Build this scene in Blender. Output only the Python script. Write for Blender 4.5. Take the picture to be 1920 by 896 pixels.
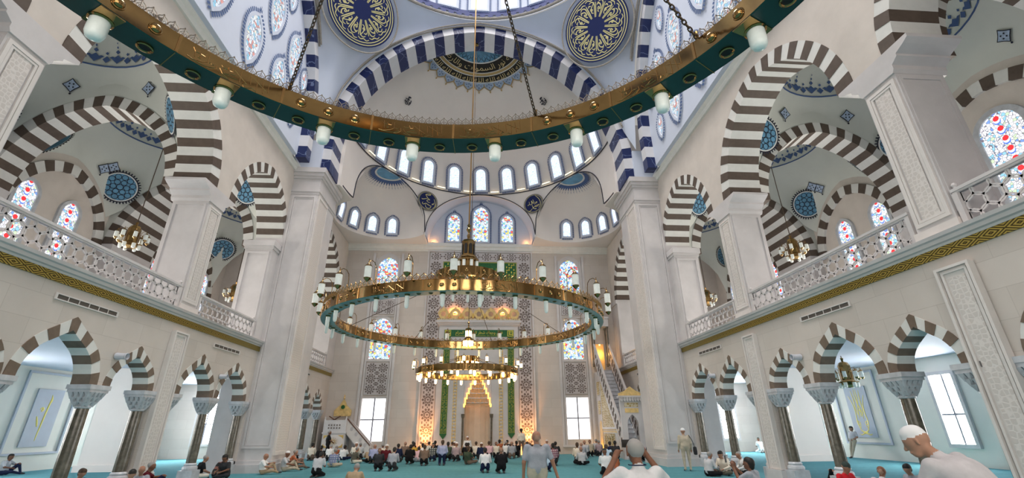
import bpy, bmesh, math, random
import numpy as np
from mathutils import Vector, Matrix
for o in list(bpy.data.objects): bpy.data.objects.remove(o)
random.seed(7); PI=math.pi; R_=math.radians
SC=bpy.context.scene; COL=SC.collection
# ---------------------------------------------------------------- camera
def make_camera():
    yaw,pitch,roll=R_(4.182),R_(22.779),R_(-0.53)
    f=Vector((math.sin(yaw)*math.cos(pitch),math.cos(yaw)*math.cos(pitch),math.sin(pitch)))
    r=Vector((math.cos(yaw),-math.sin(yaw),0)); u=r.cross(f)
    r2=r*math.cos(roll)+u*math.sin(roll); u2=u*math.cos(roll)-r*math.sin(roll)
    m=Matrix((r2,u2,-f)).transposed().to_4x4(); m.translation=(0.117,0,1.8)
    cd=bpy.data.cameras.new('camera'); co=bpy.data.objects.new('camera',cd); COL.objects.link(co)
    cd.sensor_width=36; cd.lens=839.9/1920*36; cd.clip_start=.05; cd.clip_end=300; co.matrix_world=m
    SC.camera=co
make_camera()
# ---------------------------------------------------------------- world, exposure, lights
wd=bpy.data.worlds.new('world'); SC.world=wd; wd.use_nodes=True
wd.node_tree.nodes['Background'].inputs[0].default_value=(1,.97,.93,1); wd.node_tree.nodes['Background'].inputs[1].default_value=.28
SC.view_settings.view_transform='Standard'; SC.view_settings.look='None'; SC.view_settings.gamma=1; SC.view_settings.use_curve_mapping=False
SC.view_settings.exposure=0.48
def area(name,loc,target,sx,sy,power,col=(1,1,1),shape='RECTANGLE',spread=180):
    l=bpy.data.lights.new(name,'AREA'); l.shape=shape; l.size=sx; l.size_y=sy; l.energy=power; l.color=col
    o=bpy.data.objects.new(name,l); COL.objects.link(o); o.location=loc
    o.rotation_euler=(Vector(target)-Vector(loc)).to_track_quat('-Z','Y').to_euler(); l.spread=R_(spread); return o
DAY=(1,.93,.855); WARM=(1,.93,.86)
# daylight of the main dome's window drum
area('dome_daylight',(-.3,13,37.0),(-.3,13,0),16,16,3300,DAY,'DISK',120)
# added fill lights hidden low behind the gallery balustrades, brighten the vaults
for s in (-1,1):
    for y in (13,20.3,30.2): area('gallery_fill_light',(s*19.7,y,7.9),(s*10,y,8.6),3.0,2.4,300,(1,.93,.80),'RECTANGLE',150)
# ---------------------------------------------------------------- materials
M={}
def node(nt,t,**k):
    n=nt.nodes.new(t)
    for a,b in k.items(): setattr(n,a,b)
    return n
def mat(name,col,rough=.6,metal=0,var=.0,scale=3.,bump=0.,bscale=40.,emit=0.,ecol=None,spec=.4,trans=0,alpha=1,sheen=0,coords='Object',col2=None):
    m=bpy.data.materials.new(name); m.use_nodes=True; nt=m.node_tree; b=nt.nodes['Principled BSDF']
    b.inputs['Base Color'].default_value=(*col,1); b.inputs['Roughness'].default_value=rough; b.inputs['Metallic'].default_value=metal
    b.inputs['Specular IOR Level'].default_value=spec
    if trans: b.inputs['Transmission Weight'].default_value=trans
    if emit: b.inputs['Emission Color'].default_value=(*(ecol or col),1); b.inputs['Emission Strength'].default_value=emit
    if var or bump:
        tc=node(nt,'ShaderNodeTexCoord')
    if var:
        nz=node(nt,'ShaderNodeTexNoise'); nz.inputs['Scale'].default_value=scale; nz.inputs['Detail'].default_value=6; nz.inputs['Roughness'].default_value=.6
        nt.links.new(tc.outputs[coords],nz.inputs['Vector'])
        rp=node(nt,'ShaderNodeValToRGB'); rp.color_ramp.elements[0].position=.3; rp.color_ramp.elements[1].position=.7
        c2=col2 or tuple(min(1,c*(1+var)) for c in col); c1=tuple(c*(1-var) for c in col) if not col2 else col
        rp.color_ramp.elements[0].color=(*c1,1); rp.color_ramp.elements[1].color=(*c2,1)
        nt.links.new(nz.outputs['Fac'],rp.inputs['Fac']); nt.links.new(rp.outputs['Color'],b.inputs['Base Color'])
    if bump:
        n2=node(nt,'ShaderNodeTexNoise'); n2.inputs['Scale'].default_value=bscale; n2.inputs['Detail'].default_value=4
        nt.links.new(tc.outputs[coords],n2.inputs['Vector'])
        bp=node(nt,'ShaderNodeBump'); bp.inputs['Strength'].default_value=bump; bp.inputs['Distance'].default_value=.02
        nt.links.new(n2.outputs['Fac'],bp.inputs['Height']); nt.links.new(bp.outputs['Normal'],b.inputs['Normal'])
    M[name]=m; return m
mat('stone',(.62,.565,.52),.55,var=.07,scale=1.1,bump=.08,bscale=25)
mat('stone_brown',(.10,.073,.058),.6,var=.16,scale=4)
mat('stone_brown_light',(.17,.125,.095),.6,var=.16,scale=4)
mat('stone_pale',(.70,.70,.68),.55,var=.05,scale=3)
mat('marble',(.60,.575,.58),.4,var=.09,scale=.9,bump=.04,bscale=20)
mat('marble_grey',(.52,.54,.58),.35,var=.18,scale=3.5)
mat('ornate',(.70,.66,.64),.55,var=.05,scale=2)
mat('ornate_deep',(.55,.50,.475),.6,var=.08,scale=3)
mat('plaster',(.58,.635,.76),.7,var=.03,scale=.6)
mat('plaster_warm',(.77,.72,.69),.7,var=.03,scale=.6)
mat('voussoir_white',(.66,.66,.69),.6,var=.04,scale=2)
mat('plaster_vault',(.62,.64,.60),.75,var=.05,scale=.5)
mat('column_stone',(.12,.105,.08),.2,var=.45,scale=6,spec=.6)
mat('gold',(.36,.225,.09),.085,metal=1,var=.22,scale=1.5)
mat('gold_dark',(.42,.25,.10),.3,metal=1)
mat('gold_paint',(.62,.42,.12),.45,metal=.35)
mat('gold_leaf',(.80,.58,.16),.4,metal=.3)
mat('green_enamel',(.004,.045,.042),.3)
mat('teal_enamel',(.02,.24,.26),.3)
mat('crest_metal',(.30,.26,.22),.35,metal=.7)
mat('dark',(.012,.011,.010),.5)
mat('iron',(.10,.07,.05),.45,metal=.6)
mat('navy',(.008,.016,.09),.3)
mat('navy_paint',(.012,.03,.16),.6)
mat('line_black',(.012,.014,.03),.6)
mat('line_grey',(.34,.31,.27),.6,var=.5,scale=30)
mat('gold_ink',(.45,.32,.14),.6)
mat('gold_ink_light',(.62,.50,.26),.6)
mat('blue_ink',(.06,.11,.26),.6)
mat('tile_blue',(.13,.32,.50),.5,var=.2,scale=2)
mat('tile_pale',(.36,.45,.60),.5,var=.3,scale=6)
mat('frost',(.86,.92,.90),.28,spec=.6,var=.06,scale=8)
mat('bulb_lit',(1,.82,.5),.4,emit=9,ecol=(1,.66,.27))
mat('strip_lit',(1,.9,.65),.4,emit=1.6,ecol=(1,.84,.5))
mat('amber_lit',(1,.6,.1),.4,emit=4,ecol=(1,.55,.06))
mat('amber_spot',(1,.5,.15),.4,emit=6,ecol=(1,.42,.1))
mat('banner_green',(.02,.12,.04),.7,var=.3,scale=9)
mat('banner_gold',(.62,.55,.08),.5)
mat('window_white',(.95,.95,1),.4,emit=1.5,ecol=(.97,.98,1))
mat('window_daylight',(.95,.95,1),.4,emit=32,ecol=(1,.975,.93))
mat('window_rear',(.95,.95,1),.4,emit=5.2,ecol=(1,.90,.80))  # glow for the added rear fill windows
mat('mullion',(.26,.27,.32),.5)
mat('vent_dark',(.10,.085,.075),.6)
mat('wood_brown',(.12,.05,.03),.5)
mat('steel',(.35,.36,.38),.35,metal=.8)
mat('light_gold_stone',(.72,.52,.22),.5,var=.2,scale=5)
mat('speaker_grey',(.50,.52,.58),.5)
mat('amber_stone',(.72,.50,.22),.5,var=.15,scale=4)
mat('panel_grey',(.46,.50,.58),.55,var=.04,scale=2); mat('yellow_gold',(.78,.66,.14),.4)
mat('script_gold',(.66,.60,.28),.5,metal=.2)
# carpet with faint prayer rows
def carpet():
    m=mat('carpet',(.11,.31,.36),.95,var=.12,scale=6,bump=.5,bscale=160,spec=.1)
    nt=m.node_tree; b=nt.nodes['Principled BSDF']; src=b.inputs['Base Color'].links[0].from_socket
    tc=node(nt,'ShaderNodeTexCoord'); sp=node(nt,'ShaderNodeSeparateXYZ'); nt.links.new(tc.outputs['Object'],sp.inputs[0])
    w=node(nt,'ShaderNodeMath',operation='FRACT'); d=node(nt,'ShaderNodeMath',operation='DIVIDE'); d.inputs[1].default_value=1.15
    nt.links.new(sp.outputs['Y'],d.inputs[0]); nt.links.new(d.outputs[0],w.inputs[0])
    g=node(nt,'ShaderNodeMath',operation='LESS_THAN'); g.inputs[1].default_value=.07; nt.links.new(w.outputs[0],g.inputs[0])
    mx=node(nt,'ShaderNodeMix',data_type='RGBA'); mx.inputs[7].default_value=(.13,.36,.40,1)
    nt.links.new(g.outputs[0],mx.inputs[0]); nt.links.new(src,mx.inputs[6]); nt.links.new(mx.outputs[2],b.inputs['Base Color'])
carpet()
# coursed ashlar for the walls: brick joints as fine relief
def ashlar():
    m=mat('ashlar',(.61,.555,.515),.5,var=.05,scale=.8); nt=m.node_tree; b=nt.nodes['Principled BSDF']; src=b.inputs['Base Color'].links[0].from_socket
    tc=node(nt,'ShaderNodeTexCoord'); sp=node(nt,'ShaderNodeSeparateXYZ'); nt.links.new(tc.outputs['Object'],sp.inputs[0])
    ad=node(nt,'ShaderNodeMath',operation='ADD'); nt.links.new(sp.outputs['X'],ad.inputs[0]); nt.links.new(sp.outputs['Y'],ad.inputs[1])
    cb=node(nt,'ShaderNodeCombineXYZ'); nt.links.new(ad.outputs[0],cb.inputs[0]); nt.links.new(sp.outputs['Z'],cb.inputs[1])
    br=node(nt,'ShaderNodeTexBrick'); br.inputs['Scale'].default_value=1; br.inputs['Brick Width'].default_value=1.5; br.inputs['Row Height'].default_value=.62
    br.inputs['Mortar Size'].default_value=.006; br.inputs['Color1'].default_value=(1,1,1,1); br.inputs['Color2'].default_value=(.93,.925,.92,1); br.inputs['Mortar'].default_value=(.80,.79,.78,1)
    nt.links.new(cb.outputs[0],br.inputs['Vector'])
    mx=node(nt,'ShaderNodeMix',data_type='RGBA',blend_type='MULTIPLY'); mx.inputs[0].default_value=1
    nt.links.new(src,mx.inputs[6]); nt.links.new(br.outputs['Color'],mx.inputs[7]); nt.links.new(mx.outputs[2],b.inputs['Base Color'])
ashlar()
# navy marble with white veins
def navy_marble():
    m=mat('navy_marble',(.010,.020,.10),.35); nt=m.node_tree; b=nt.nodes['Principled BSDF']
    tc=node(nt,'ShaderNodeTexCoord'); v=node(nt,'ShaderNodeTexVoronoi',feature='DISTANCE_TO_EDGE'); v.inputs['Scale'].default_value=1.3
    nz=node(nt,'ShaderNodeTexNoise'); nz.inputs['Scale'].default_value=2; nt.links.new(tc.outputs['Object'],nz.inputs['Vector'])
    mx0=node(nt,'ShaderNodeMix',data_type='RGBA'); mx0.inputs[0].default_value=.3; nt.links.new(tc.outputs['Object'],mx0.inputs[6]); nt.links.new(nz.outputs['Color'],mx0.inputs[7])
    nt.links.new(mx0.outputs[2],v.inputs['Vector'])
    g=node(nt,'ShaderNodeMath',operation='LESS_THAN'); g.inputs[1].default_value=.012; nt.links.new(v.outputs['Distance'],g.inputs[0])
    mx=node(nt,'ShaderNodeMix',data_type='RGBA'); mx.inputs[6].default_value=(.010,.020,.095,1); mx.inputs[7].default_value=(.14,.18,.32,1)
    nt.links.new(g.outputs[0],mx.inputs[0]); nt.links.new(mx.outputs[2],b.inputs['Base Color'])
navy_marble()
# stained glass: emissive, small coloured cells in white lead light; uses UV so it stays on the pane
def glass_mat(name,scale,strength,stops,base,white=.45,tulip=None):
    m=bpy.data.materials.new(name); m.use_nodes=True; nt=m.node_tree; b=nt.nodes['Principled BSDF']; M[name]=m
    tc=node(nt,'ShaderNodeTexCoord'); v=node(nt,'ShaderNodeTexVoronoi'); v.inputs['Scale'].default_value=scale; v.inputs['Randomness'].default_value=.8
    nt.links.new(tc.outputs['UV'],v.inputs['Vector'])
    sp=node(nt,'ShaderNodeSeparateColor'); nt.links.new(v.outputs['Color'],sp.inputs[0])
    rp=node(nt,'ShaderNodeValToRGB'); rp.color_ramp.interpolation='CONSTANT'; e=rp.color_ramp.elements
    e[0].position=0; e[0].color=(*stops[0][1],1); e[1].position=stops[1][0]; e[1].color=(*stops[1][1],1)
    for p,c in stops[2:]:
        k=e.new(p); k.color=(*c,1)
    nt.links.new(sp.outputs[0],rp.inputs[0])
    ve=node(nt,'ShaderNodeTexVoronoi',feature='DISTANCE_TO_EDGE'); ve.inputs['Scale'].default_value=scale; ve.inputs['Randomness'].default_value=.8; nt.links.new(tc.outputs['UV'],ve.inputs['Vector'])
    g=node(nt,'ShaderNodeMath',operation='GREATER_THAN'); g.inputs[1].default_value=.05; nt.links.new(ve.outputs['Distance'],g.inputs[0])
    mx=node(nt,'ShaderNodeMix',data_type='RGBA'); mx.inputs[6].default_value=(*base,1); nt.links.new(g.outputs[0],mx.inputs[0]); nt.links.new(rp.outputs[0],mx.inputs[7])
    out=mx.outputs[2]
    if tulip:   # column of red tulips with blue calyx up the middle
        su=node(nt,'ShaderNodeSeparateXYZ'); nt.links.new(tc.outputs['UV'],su.inputs[0])
        fr=node(nt,'ShaderNodeMath',operation='FRACT'); dv=node(nt,'ShaderNodeMath',operation='DIVIDE'); dv.inputs[1].default_value=tulip; nt.links.new(su.outputs['Y'],dv.inputs[0]); nt.links.new(dv.outputs[0],fr.inputs[0])
        def disc(cy,rad,prev,col):
            a=node(nt,'ShaderNodeMath',operation='SUBTRACT'); a.inputs[1].default_value=cy; nt.links.new(fr.outputs[0],a.inputs[0])
            a2=node(nt,'ShaderNodeMath',operation='MULTIPLY'); a2.inputs[1].default_value=tulip; nt.links.new(a.outputs[0],a2.inputs[0])
            cb=node(nt,'ShaderNodeCombineXYZ'); nt.links.new(su.outputs['X'],cb.inputs[0]); nt.links.new(a2.outputs[0],cb.inputs[1])
            ln=node(nt,'ShaderNodeVectorMath',operation='LENGTH'); nt.links.new(cb.outputs[0],ln.inputs[0])
            lt=node(nt,'ShaderNodeMath',operation='LESS_THAN'); lt.inputs[1].default_value=rad; nt.links.new(ln.outputs['Value'],lt.inputs[0])
            q=node(nt,'ShaderNodeMix',data_type='RGBA'); nt.links.new(lt.outputs[0],q.inputs[0]); nt.links.new(prev,q.inputs[6]); q.inputs[7].default_value=(*col,1); return q.outputs[2]
        out=disc(.30,.13,out,(.10,.22,.75)); out=disc(.40,.11,out,(.90,.92,.98)); out=disc(.60,.105,out,(.80,.03,.04))
    b.inputs['Base Color'].default_value=(.02,.02,.02,1); b.inputs['Roughness'].default_value=.2
    nt.links.new(out,b.inputs['Emission Color']); b.inputs['Emission Strength'].default_value=strength
W_=(.95,.97,1.0)
glass_mat('glass_stained',6.5,1.0,[(0,W_),(.30,(.50,.80,.92)),(.46,(.12,.32,.80)),(.60,(.80,.10,.08)),(.70,(.92,.72,.15)),(.77,(.20,.60,.55)),(.84,(.60,.80,.95))],(.16,.15,.20))
glass_mat('glass_tulip',9,.95,[(0,W_),(.36,(.85,.9,.95)),(.5,(.30,.62,.80)),(.66,(.62,.78,.52)),(.76,(.20,.35,.75)),(.82,(.9,.85,.9))],(.16,.15,.2),tulip=.44)
glass_mat('glass_pale',11,1.05,[(0,(.80,.88,1)),(.35,(.60,.76,1.0)),(.62,(.92,.95,1)),(.9,(.80,.72,1.0))],(.36,.50,.85))
glass_mat('glass_tympanum',6.5,.75,[(0,(.78,.84,.9)),(.30,(.30,.60,.78)),(.50,(.88,.92,.95)),(.66,(.70,.32,.28)),(.76,(.50,.62,.80)),(.88,(.85,.85,.75))],(.26,.25,.32))
# ---------------------------------------------------------------- mesh helpers
class MB:
    def __init__(s): s.v=[]; s.f=[]; s.m=[]; s.uv=None
    def add(s,vs,fs,mi=0):
        o=len(s.v); s.v+= [tuple(p) for p in vs]; s.f+=[tuple(i+o for i in f) for f in fs]; s.m+=[mi]*len(fs)
    def box(s,x0,x1,y0,y1,z0,z1,mi=0):
        s.add([(x0,y0,z0),(x1,y0,z0),(x1,y1,z0),(x0,y1,z0),(x0,y0,z1),(x1,y0,z1),(x1,y1,z1),(x0,y1,z1)],
              [(0,3,2,1),(4,5,6,7),(0,1,5,4),(1,2,6,5),(2,3,7,6),(3,0,4,7)],mi)
    def tube(s,pts,r,n=8,mi=0,closed=False,caps=True):
        pts=[Vector(p) for p in pts]; k=len(pts); rr=r if hasattr(r,'__len__') else [r]*k; vs=[]; up=None
        for i,p in enumerate(pts):
            a=pts[(i-1)%k] if (closed or i>0) else p; b=pts[(i+1)%k] if (closed or i<k-1) else p
            t=(b-a); t=t.normalized() if t.length>1e-9 else Vector((0,0,1))
            if up is None: up=Vector((0,0,1)) if abs(t.z)<.9 else Vector((1,0,0))
            x=t.cross(up); x=x.normalized() if x.length>1e-6 else t.orthogonal().normalized(); y=x.cross(t); up=y
            for j in range(n):
                q=2*PI*j/n; vs.append(p+x*(rr[i]*math.cos(q))+y*(rr[i]*math.sin(q)))
        fs=[]
        for i in range(k if closed else k-1):
            for j in range(n):
                a=i*n+j; b=i*n+(j+1)%n; c=((i+1)%k)*n+(j+1)%n; d=((i+1)%k)*n+j; fs.append((a,b,c,d))
        if caps and not closed: fs+=[tuple(range(n))[::-1],tuple(range((k-1)*n,k*n))]
        s.add(vs,fs,mi)
    def lathe(s,prof,n=20,c=(0,0,0),mi=0,a0=0,a1=2*PI,axis=None):
        vs=[]; full=abs(a1-a0-2*PI)<1e-6; m=n if full else n+1
        for r,z in prof:
            for j in range(m):
                q=a0+(a1-a0)*j/n; vs.append((c[0]+r*math.cos(q),c[1]+r*math.sin(q),c[2]+z))
        fs=[]
        for i in range(len(prof)-1):
            for j in range(n):
                k=(j+1)%m if full else j+1
                fs.append((i*m+j,i*m+k,(i+1)*m+k,(i+1)*m+j))
        s.add(vs,fs,mi)
    def prism(s,poly,P,d0,d1,mi=0):
        # polygon (s,z) list; P(s,z,d)->xyz
        n=len(poly); vs=[P(a,b,d0) for a,b in poly]+[P(a,b,d1) for a,b in poly]
        s.add(vs,[tuple(range(n)),tuple(range(2*n-1,n-1,-1))]+[(i,i+n,(i+1)%n+n,(i+1)%n) for i in range(n)],mi)
    def mesh(s,name,mats,smooth=False,recalc=True):
        me=bpy.data.meshes.new(name); me.from_pydata(s.v,[],s.f); 
        for m in (mats if isinstance(mats,(list,tuple)) else [mats]): me.materials.append(M[m] if isinstance(m,str) else m)
        if len(set(s.m))>1 or (s.m and s.m[0]): me.polygons.foreach_set('material_index',s.m)
        if recalc:
            bm=bmesh.new(); bm.from_mesh(me); bmesh.ops.recalc_face_normals(bm,faces=bm.faces); bm.to_mesh(me); bm.free()
        if smooth: me.polygons.foreach_set('use_smooth',[True]*len(me.polygons)); 
        if smooth=='auto': me.set_sharp_from_angle(angle=R_(38))
        me.update(); return me
    def obj(s,name,mats,parent=None,smooth=False,recalc=True):
        return mkobj(name,s.mesh(name,mats,smooth,recalc),parent)
def mkobj(name,me,parent=None,mw=None):
    o=bpy.data.objects.new(name,me); COL.objects.link(o)
    if parent: o.parent=parent
    if mw is not None: o.matrix_basis=mw
    return o
def empty(name,loc=(0,0,0),rz=0): 
    o=bpy.data.objects.new(name,None); COL.objects.link(o); o.location=loc; o.rotation_euler=(0,0,rz); o.empty_display_size=.2; return o
def tag(o,label,cat=None,group=None,kind=None):
    if label: o['label']=label
    if cat: o['category']=cat
    if group: o['group']=group
    if kind: o['kind']=kind
    return o
def thing(name,label,cat,group=None,loc=(0,0,0),rz=0,kind=None): return tag(empty(name,loc,rz),label,cat,group,kind)
def struct(o,label=None,cat=None): return tag(o,label,cat,None,'structure')
def copy_tree(o,parent=None):
    c=o.copy(); COL.objects.link(c); c.parent=parent
    for ch in list(o.children): copy_tree(ch,c)
    return c
def plate(polys,P,d0,d1):
    """polygon with holes (first is outer) extruded from d0 to d1; mapped by P(s,z,d)"""
    cu=bpy.data.curves.new('tmp','CURVE'); cu.dimensions='2D'; cu.fill_mode='BOTH'; cu.extrude=.5
    for pl in polys:
        sp=cu.splines.new('POLY'); sp.points.add(len(pl)-1)
        for q,(a,b) in zip(sp.points,pl): q.co=(a,b,0,1)
        sp.use_cyclic_u=True
    o=bpy.data.objects.new('tmp',cu); COL.objects.link(o); bpy.context.view_layer.update()
    me=bpy.data.meshes.new_from_object(o.evaluated_get(bpy.context.evaluated_depsgraph_get()))
    bpy.data.objects.remove(o); bpy.data.curves.remove(cu)
    mb=MB(); mb.add([P(v.co.x,v.co.y,d0+(v.co.z+.5)*(d1-d0)) for v in me.vertices],[tuple(p.vertices) for p in me.polygons]); bpy.data.meshes.remove(me)
    return mb
# pointed (two-centred) arch, t 0..1 from -a to +a; h rise, st stilt
def arch_pt(a,h,t,st=0.):
    la=st; 
    if h>=a: c=(h*h-a*a)/(2*a); r=a+c; th=math.atan2(h,c); L=r*th
    else: c=0; r=a; th=PI/2; L=(a+h)/2*PI/2
    tot=2*(L+la); s=t*tot; right=s>tot/2
    if right: s=tot-s
    if s<la: x,z=a,s
    else:
        q=(s-la)/r if h>=a else (s-la)/L*PI/2
        x=-c+r*math.cos(q); z=la+(r*math.sin(q) if h>=a else h*math.sin(q))
    return (x if right else -x, z)
def keel_pt(a,h,t,st=0.):
    # keel arch: circular haunch, straight tangents to the point
    f=math.asin(min(.999,a/h)); la=a*f; lb=a/math.tan(f); tot=2*(la+lb); s=t*tot; right=s>tot/2
    if right: s=tot-s
    if s<la: x,z=a*math.cos(s/a),a*math.sin(s/a)
    else: u=s-la; x,z=a*math.cos(f)-u*math.sin(f),a*math.sin(f)+u*math.cos(f)
    return (x if right else -x,z)
def arch_pts(a,h,n,st=0.): return [arch_pt(a,h,i/n,st) for i in range(n+1)]
def arch_z(a,h,x,st=0.):
    x=min(abs(x),a-1e-6)
    if h>=a:
        c=(h*h-a*a)/(2*a); r=a+c; return st+math.sqrt(max(0,r*r-(x+c)**2))
    return st+h*math.sqrt(1-(x/a)**2)
def voussoirs(parent,P,ai,hi,ao,ho,n,z0,d0,d1,mats,st=0.,c=0.,sub=2,name='voussoir',proud=.012,fn=arch_pt):
    for i in range(n):
        mb=MB(); vs=[]
        pr=proud if i%2==0 else 0
        for k in range(sub+1):
            t=(i+k/sub)/n; xi,zi=fn(ai,hi,t,st); xo,zo=fn(ao,ho,t,st)
            vs+=[P(c+xi,z0+zi,d0-pr),P(c+xo,z0+zo,d0-pr),P(c+xo,z0+zo,d1),P(c+xi,z0+zi,d1)]
        fs=[(0,1,2,3),(4*sub+3,4*sub+2,4*sub+1,4*sub)]
        for k in range(sub):
            o=4*k
            for j in range(4): fs.append((o+j,o+4+j,o+4+(j+1)%4,o+(j+1)%4))
        mb.add(vs,fs); mb.obj(name,mats[i%2],parent)
def side(s): return (lambda a,z,d:(s*d,a,z))      # side walls: a=Y, d=|X|
def front(a,z,d): return (a,d,z)                  # cross walls: a=X, d=Y
# ================================================================= SETTING
W=10.73
fl=MB(); fl.add([(-23,-9,0),(23,-9,0),(23,35.3,0),(-23,35.3,0)],[(0,1,2,3)]); struct(fl.obj('floor','carpet'),'turquoise carpet covering the whole prayer hall floor')
BROWN=('stone_brown','stone_pale')
LOW=[(4.2,1.06,1.27,1.34,1.58),(6.95,.97,1.24,1.25,1.56),(10.25,.80,.98,1.07,1.30),(12.75,1.08,1.28,1.37,1.64),(15.4,.80,.98,1.07,1.30),(18.88,.97,1.24,1.25,1.56),(21.57,1.06,1.27,1.34,1.58),
     (27.68,.80,.98,1.07,1.30),(30.2,1.08,1.28,1.37,1.64),(32.8,.80,.98,1.07,1.30)]
LOWCOL=[2.85,5.62,8.15,9.28,11.3,14.2,16.38,17.63,20.15,22.95,26.7,28.75,31.65,33.86]
LOWPIL=[(-9,2.4),(8.38,9.16),(16.6,17.4),(23.2,26.4),(34.0,35.3)]
UP=[(5.5,2.5,2.9,2.95,3.4,25),(13.15,3.1,3.5,3.7,4.0,29),(20.8,2.5,2.9,2.95,3.4,25),(30.2,3.1,3.6,3.7,4.15,29)]
ORD={4.2:'nearest',6.95:'second'}
def low_poly():
    pts=[]; z0=3.0
    # bottom path from Y=-9 to 35.3
    ev=[('p',a,b) for a,b in LOWPIL]+[('a',*x) for x in LOW]; ev.sort(key=lambda e:(e[1]+e[2])/2 if e[0]=='p' else e[1])
    for e in ev:
        if e[0]=='p': pts+=[(e[1],z0),(e[1],0),(e[2],0),(e[2],z0)] if e[1]>-9 else [(-9,0),(e[2],0),(e[2],z0)]
        else:
            c,ai,hi,ao,ho=e[1:]; pts+=[(c+x,z0+z) for x,z in [keel_pt(ao,ho,i/20) for i in range(21)]]
    # drop backwards steps
    out=[]; 
    for p in pts:
        if out and p[0]<out[-1][0]-1e-6: p=(out[-1][0],p[1])
        if out and abs(p[0]-out[-1][0])<1e-6 and abs(p[1]-out[-1][1])<1e-6: continue
        out.append(p)
    while out[-1][1]>0.001: out.pop()
    return out+[(35.3,5.33),(-9,5.33)]
def up_poly(ztop):
    pts=[(-9,10.9)]
    for c,ai,hi,ao,ho,n in UP: pts+=[(c+x,10.9+z) for x,z in arch_pts(ao,ho,32)]
    return pts+[(35.0,10.9),(35.0,ztop),(-9,ztop)]
SIDE={-1:'left',1:'right'}
tag_n={'trim':0,'window':0,'door':0}
def nm(k): tag_n[k]+=1; return '%s_%d'%(k,tag_n[k])
BAYN={4.2:'bay nearest the camera, first arch',6.95:'bay nearest the camera, second arch',10.25:'near small arch of the middle bay',12.75:'tall centre arch of the middle bay',15.4:'far small arch of the middle bay',
 18.88:'first arch before the great pier',21.57:'arch right against the great pier',27.68:'nearest small arch of the far bay',30.2:'centre arch of the far bay by the front wall',32.8:'last small arch against the front wall'}
BAYU={5.5:'nearest the camera at the picture edge',13.15:'widest one, over the long balustrade',20.8:'narrow one beside the great pier',30.2:'far one next to the front wall'}
def side_walls():
    for s in (-1,1):
        P=side(s); sn=SIDE[s]
        w=plate([low_poly()],P,W,W+.45).obj('wall_%s'%sn,'ashlar'); struct(w,'coursed beige stone arcade wall under the %s gallery'%sn)
        plate([up_poly(15.75)],P,W,W+1.35).obj('upper_wall','stone',w)
        # ground arches
        for c,ai,hi,ao,ho in LOW:
            t=tag(empty('ground_arch'),'striped pointed arch, %s'%BAYN[c]); t.parent=w
            voussoirs(t,P,ai,hi,ao,ho,13,3.0,W-.012,W+.47,('stone_brown_light','stone_pale'),c=c,fn=keel_pt)
        for c,ai,hi,ao,ho,n in UP:
            t=tag(empty('gallery_arch'),'brown and white striped gallery arch, %s'%BAYU[c]); t.parent=w
            voussoirs(t,P,ai,hi,ao,ho,n,10.9,W-.012,W+1.38,BROWN,c=c,sub=2)
        # slab, gold band, cornice
        mb=MB(); mb.box(min(s*(W+.06),s*22.3),max(s*(W+.06),s*22.3),-9,35.0,5.02,5.6); o=mb.obj('gallery_floor','plaster',w)
        t=MB(); t.prism([(W+.02,5.33),(W-.05,5.33),(W-.05,5.55),(W+.02,5.55)],lambda a,z,d:(s*a,d,z),-9,35.0)
        g=t.obj(nm('trim'),'gold_band'); struct(g,'gold patterned band under the %s gallery'%sn)
        t=MB(); t.prism([(W+.3,5.55),(W-.06,5.55),(W-.08,5.60),(W-.14,5.62),(W-.16,5.70),(W-.22,5.72),(W-.24,5.80),(W+.3,5.80)],lambda a,z,d:(s*a,d,z),-9,35.0)
        g=t.obj(nm('trim'),'marble'); struct(g,'white stepped marble cornice along the %s gallery edge'%sn)
        # moulding at foot of tympanum
        t=MB(); t.prism([(W+.3,15.55),(W-.10,15.55),(W-.16,15.65),(W-.16,15.72),(W-.26,15.80),(W-.26,15.92),(W+.3,15.92)],lambda a,z,d:(s*a,d,z),2.6,23.4)
        g=t.obj(nm('trim'),'stone_pale'); struct(g,'pale moulding under the %s tympanum'%sn)
        # outer walls of aisle and gallery
        mb=MB(); mb.box(min(s*22,s*22.4),max(s*22,s*22.4),-9,35.2,0,5.2); ow=mb.obj('wall_aisle_%s'%sn,'wall_cream'); struct(ow,'cream outer wall of the %s aisle'%sn)
        mb=MB(); mb.box(min(s*20,s*20.5),max(s*20,s*20.5),-9,35.2,5.6,17.5); ow=mb.obj('wall_gallery_%s'%sn,'stone'); struct(ow,'outer stone wall of the %s gallery'%sn)
        # aisle ceiling
        mb=MB(); mb.box(min(s*(W+.45),s*22),max(s*(W+.45),s*22),-9,35.2,4.78,5.0); struct(mb.obj('ceiling_aisle_%s'%sn,'plaster'),'flat white ceiling of the %s aisle'%sn)
        # aisle piers
        for y in (25.6,):
            mb=MB(); mb.box(min(s*17.0,s*18.9),max(s*17.0,s*18.9),y-.4,y+1.3,0.3,4.77); mb.box(min(s*16.9,s*19.0),max(s*16.9,s*19.0),y-.5,y+1.4,0,.3)
            tag(mb.obj('aisle_pier','plaster_warm'),'plain white square pier in the %s aisle %s'%(sn,'behind the striped middle bay' if y<20 else 'level with the great pier'),'pier','aisle piers')
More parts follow.
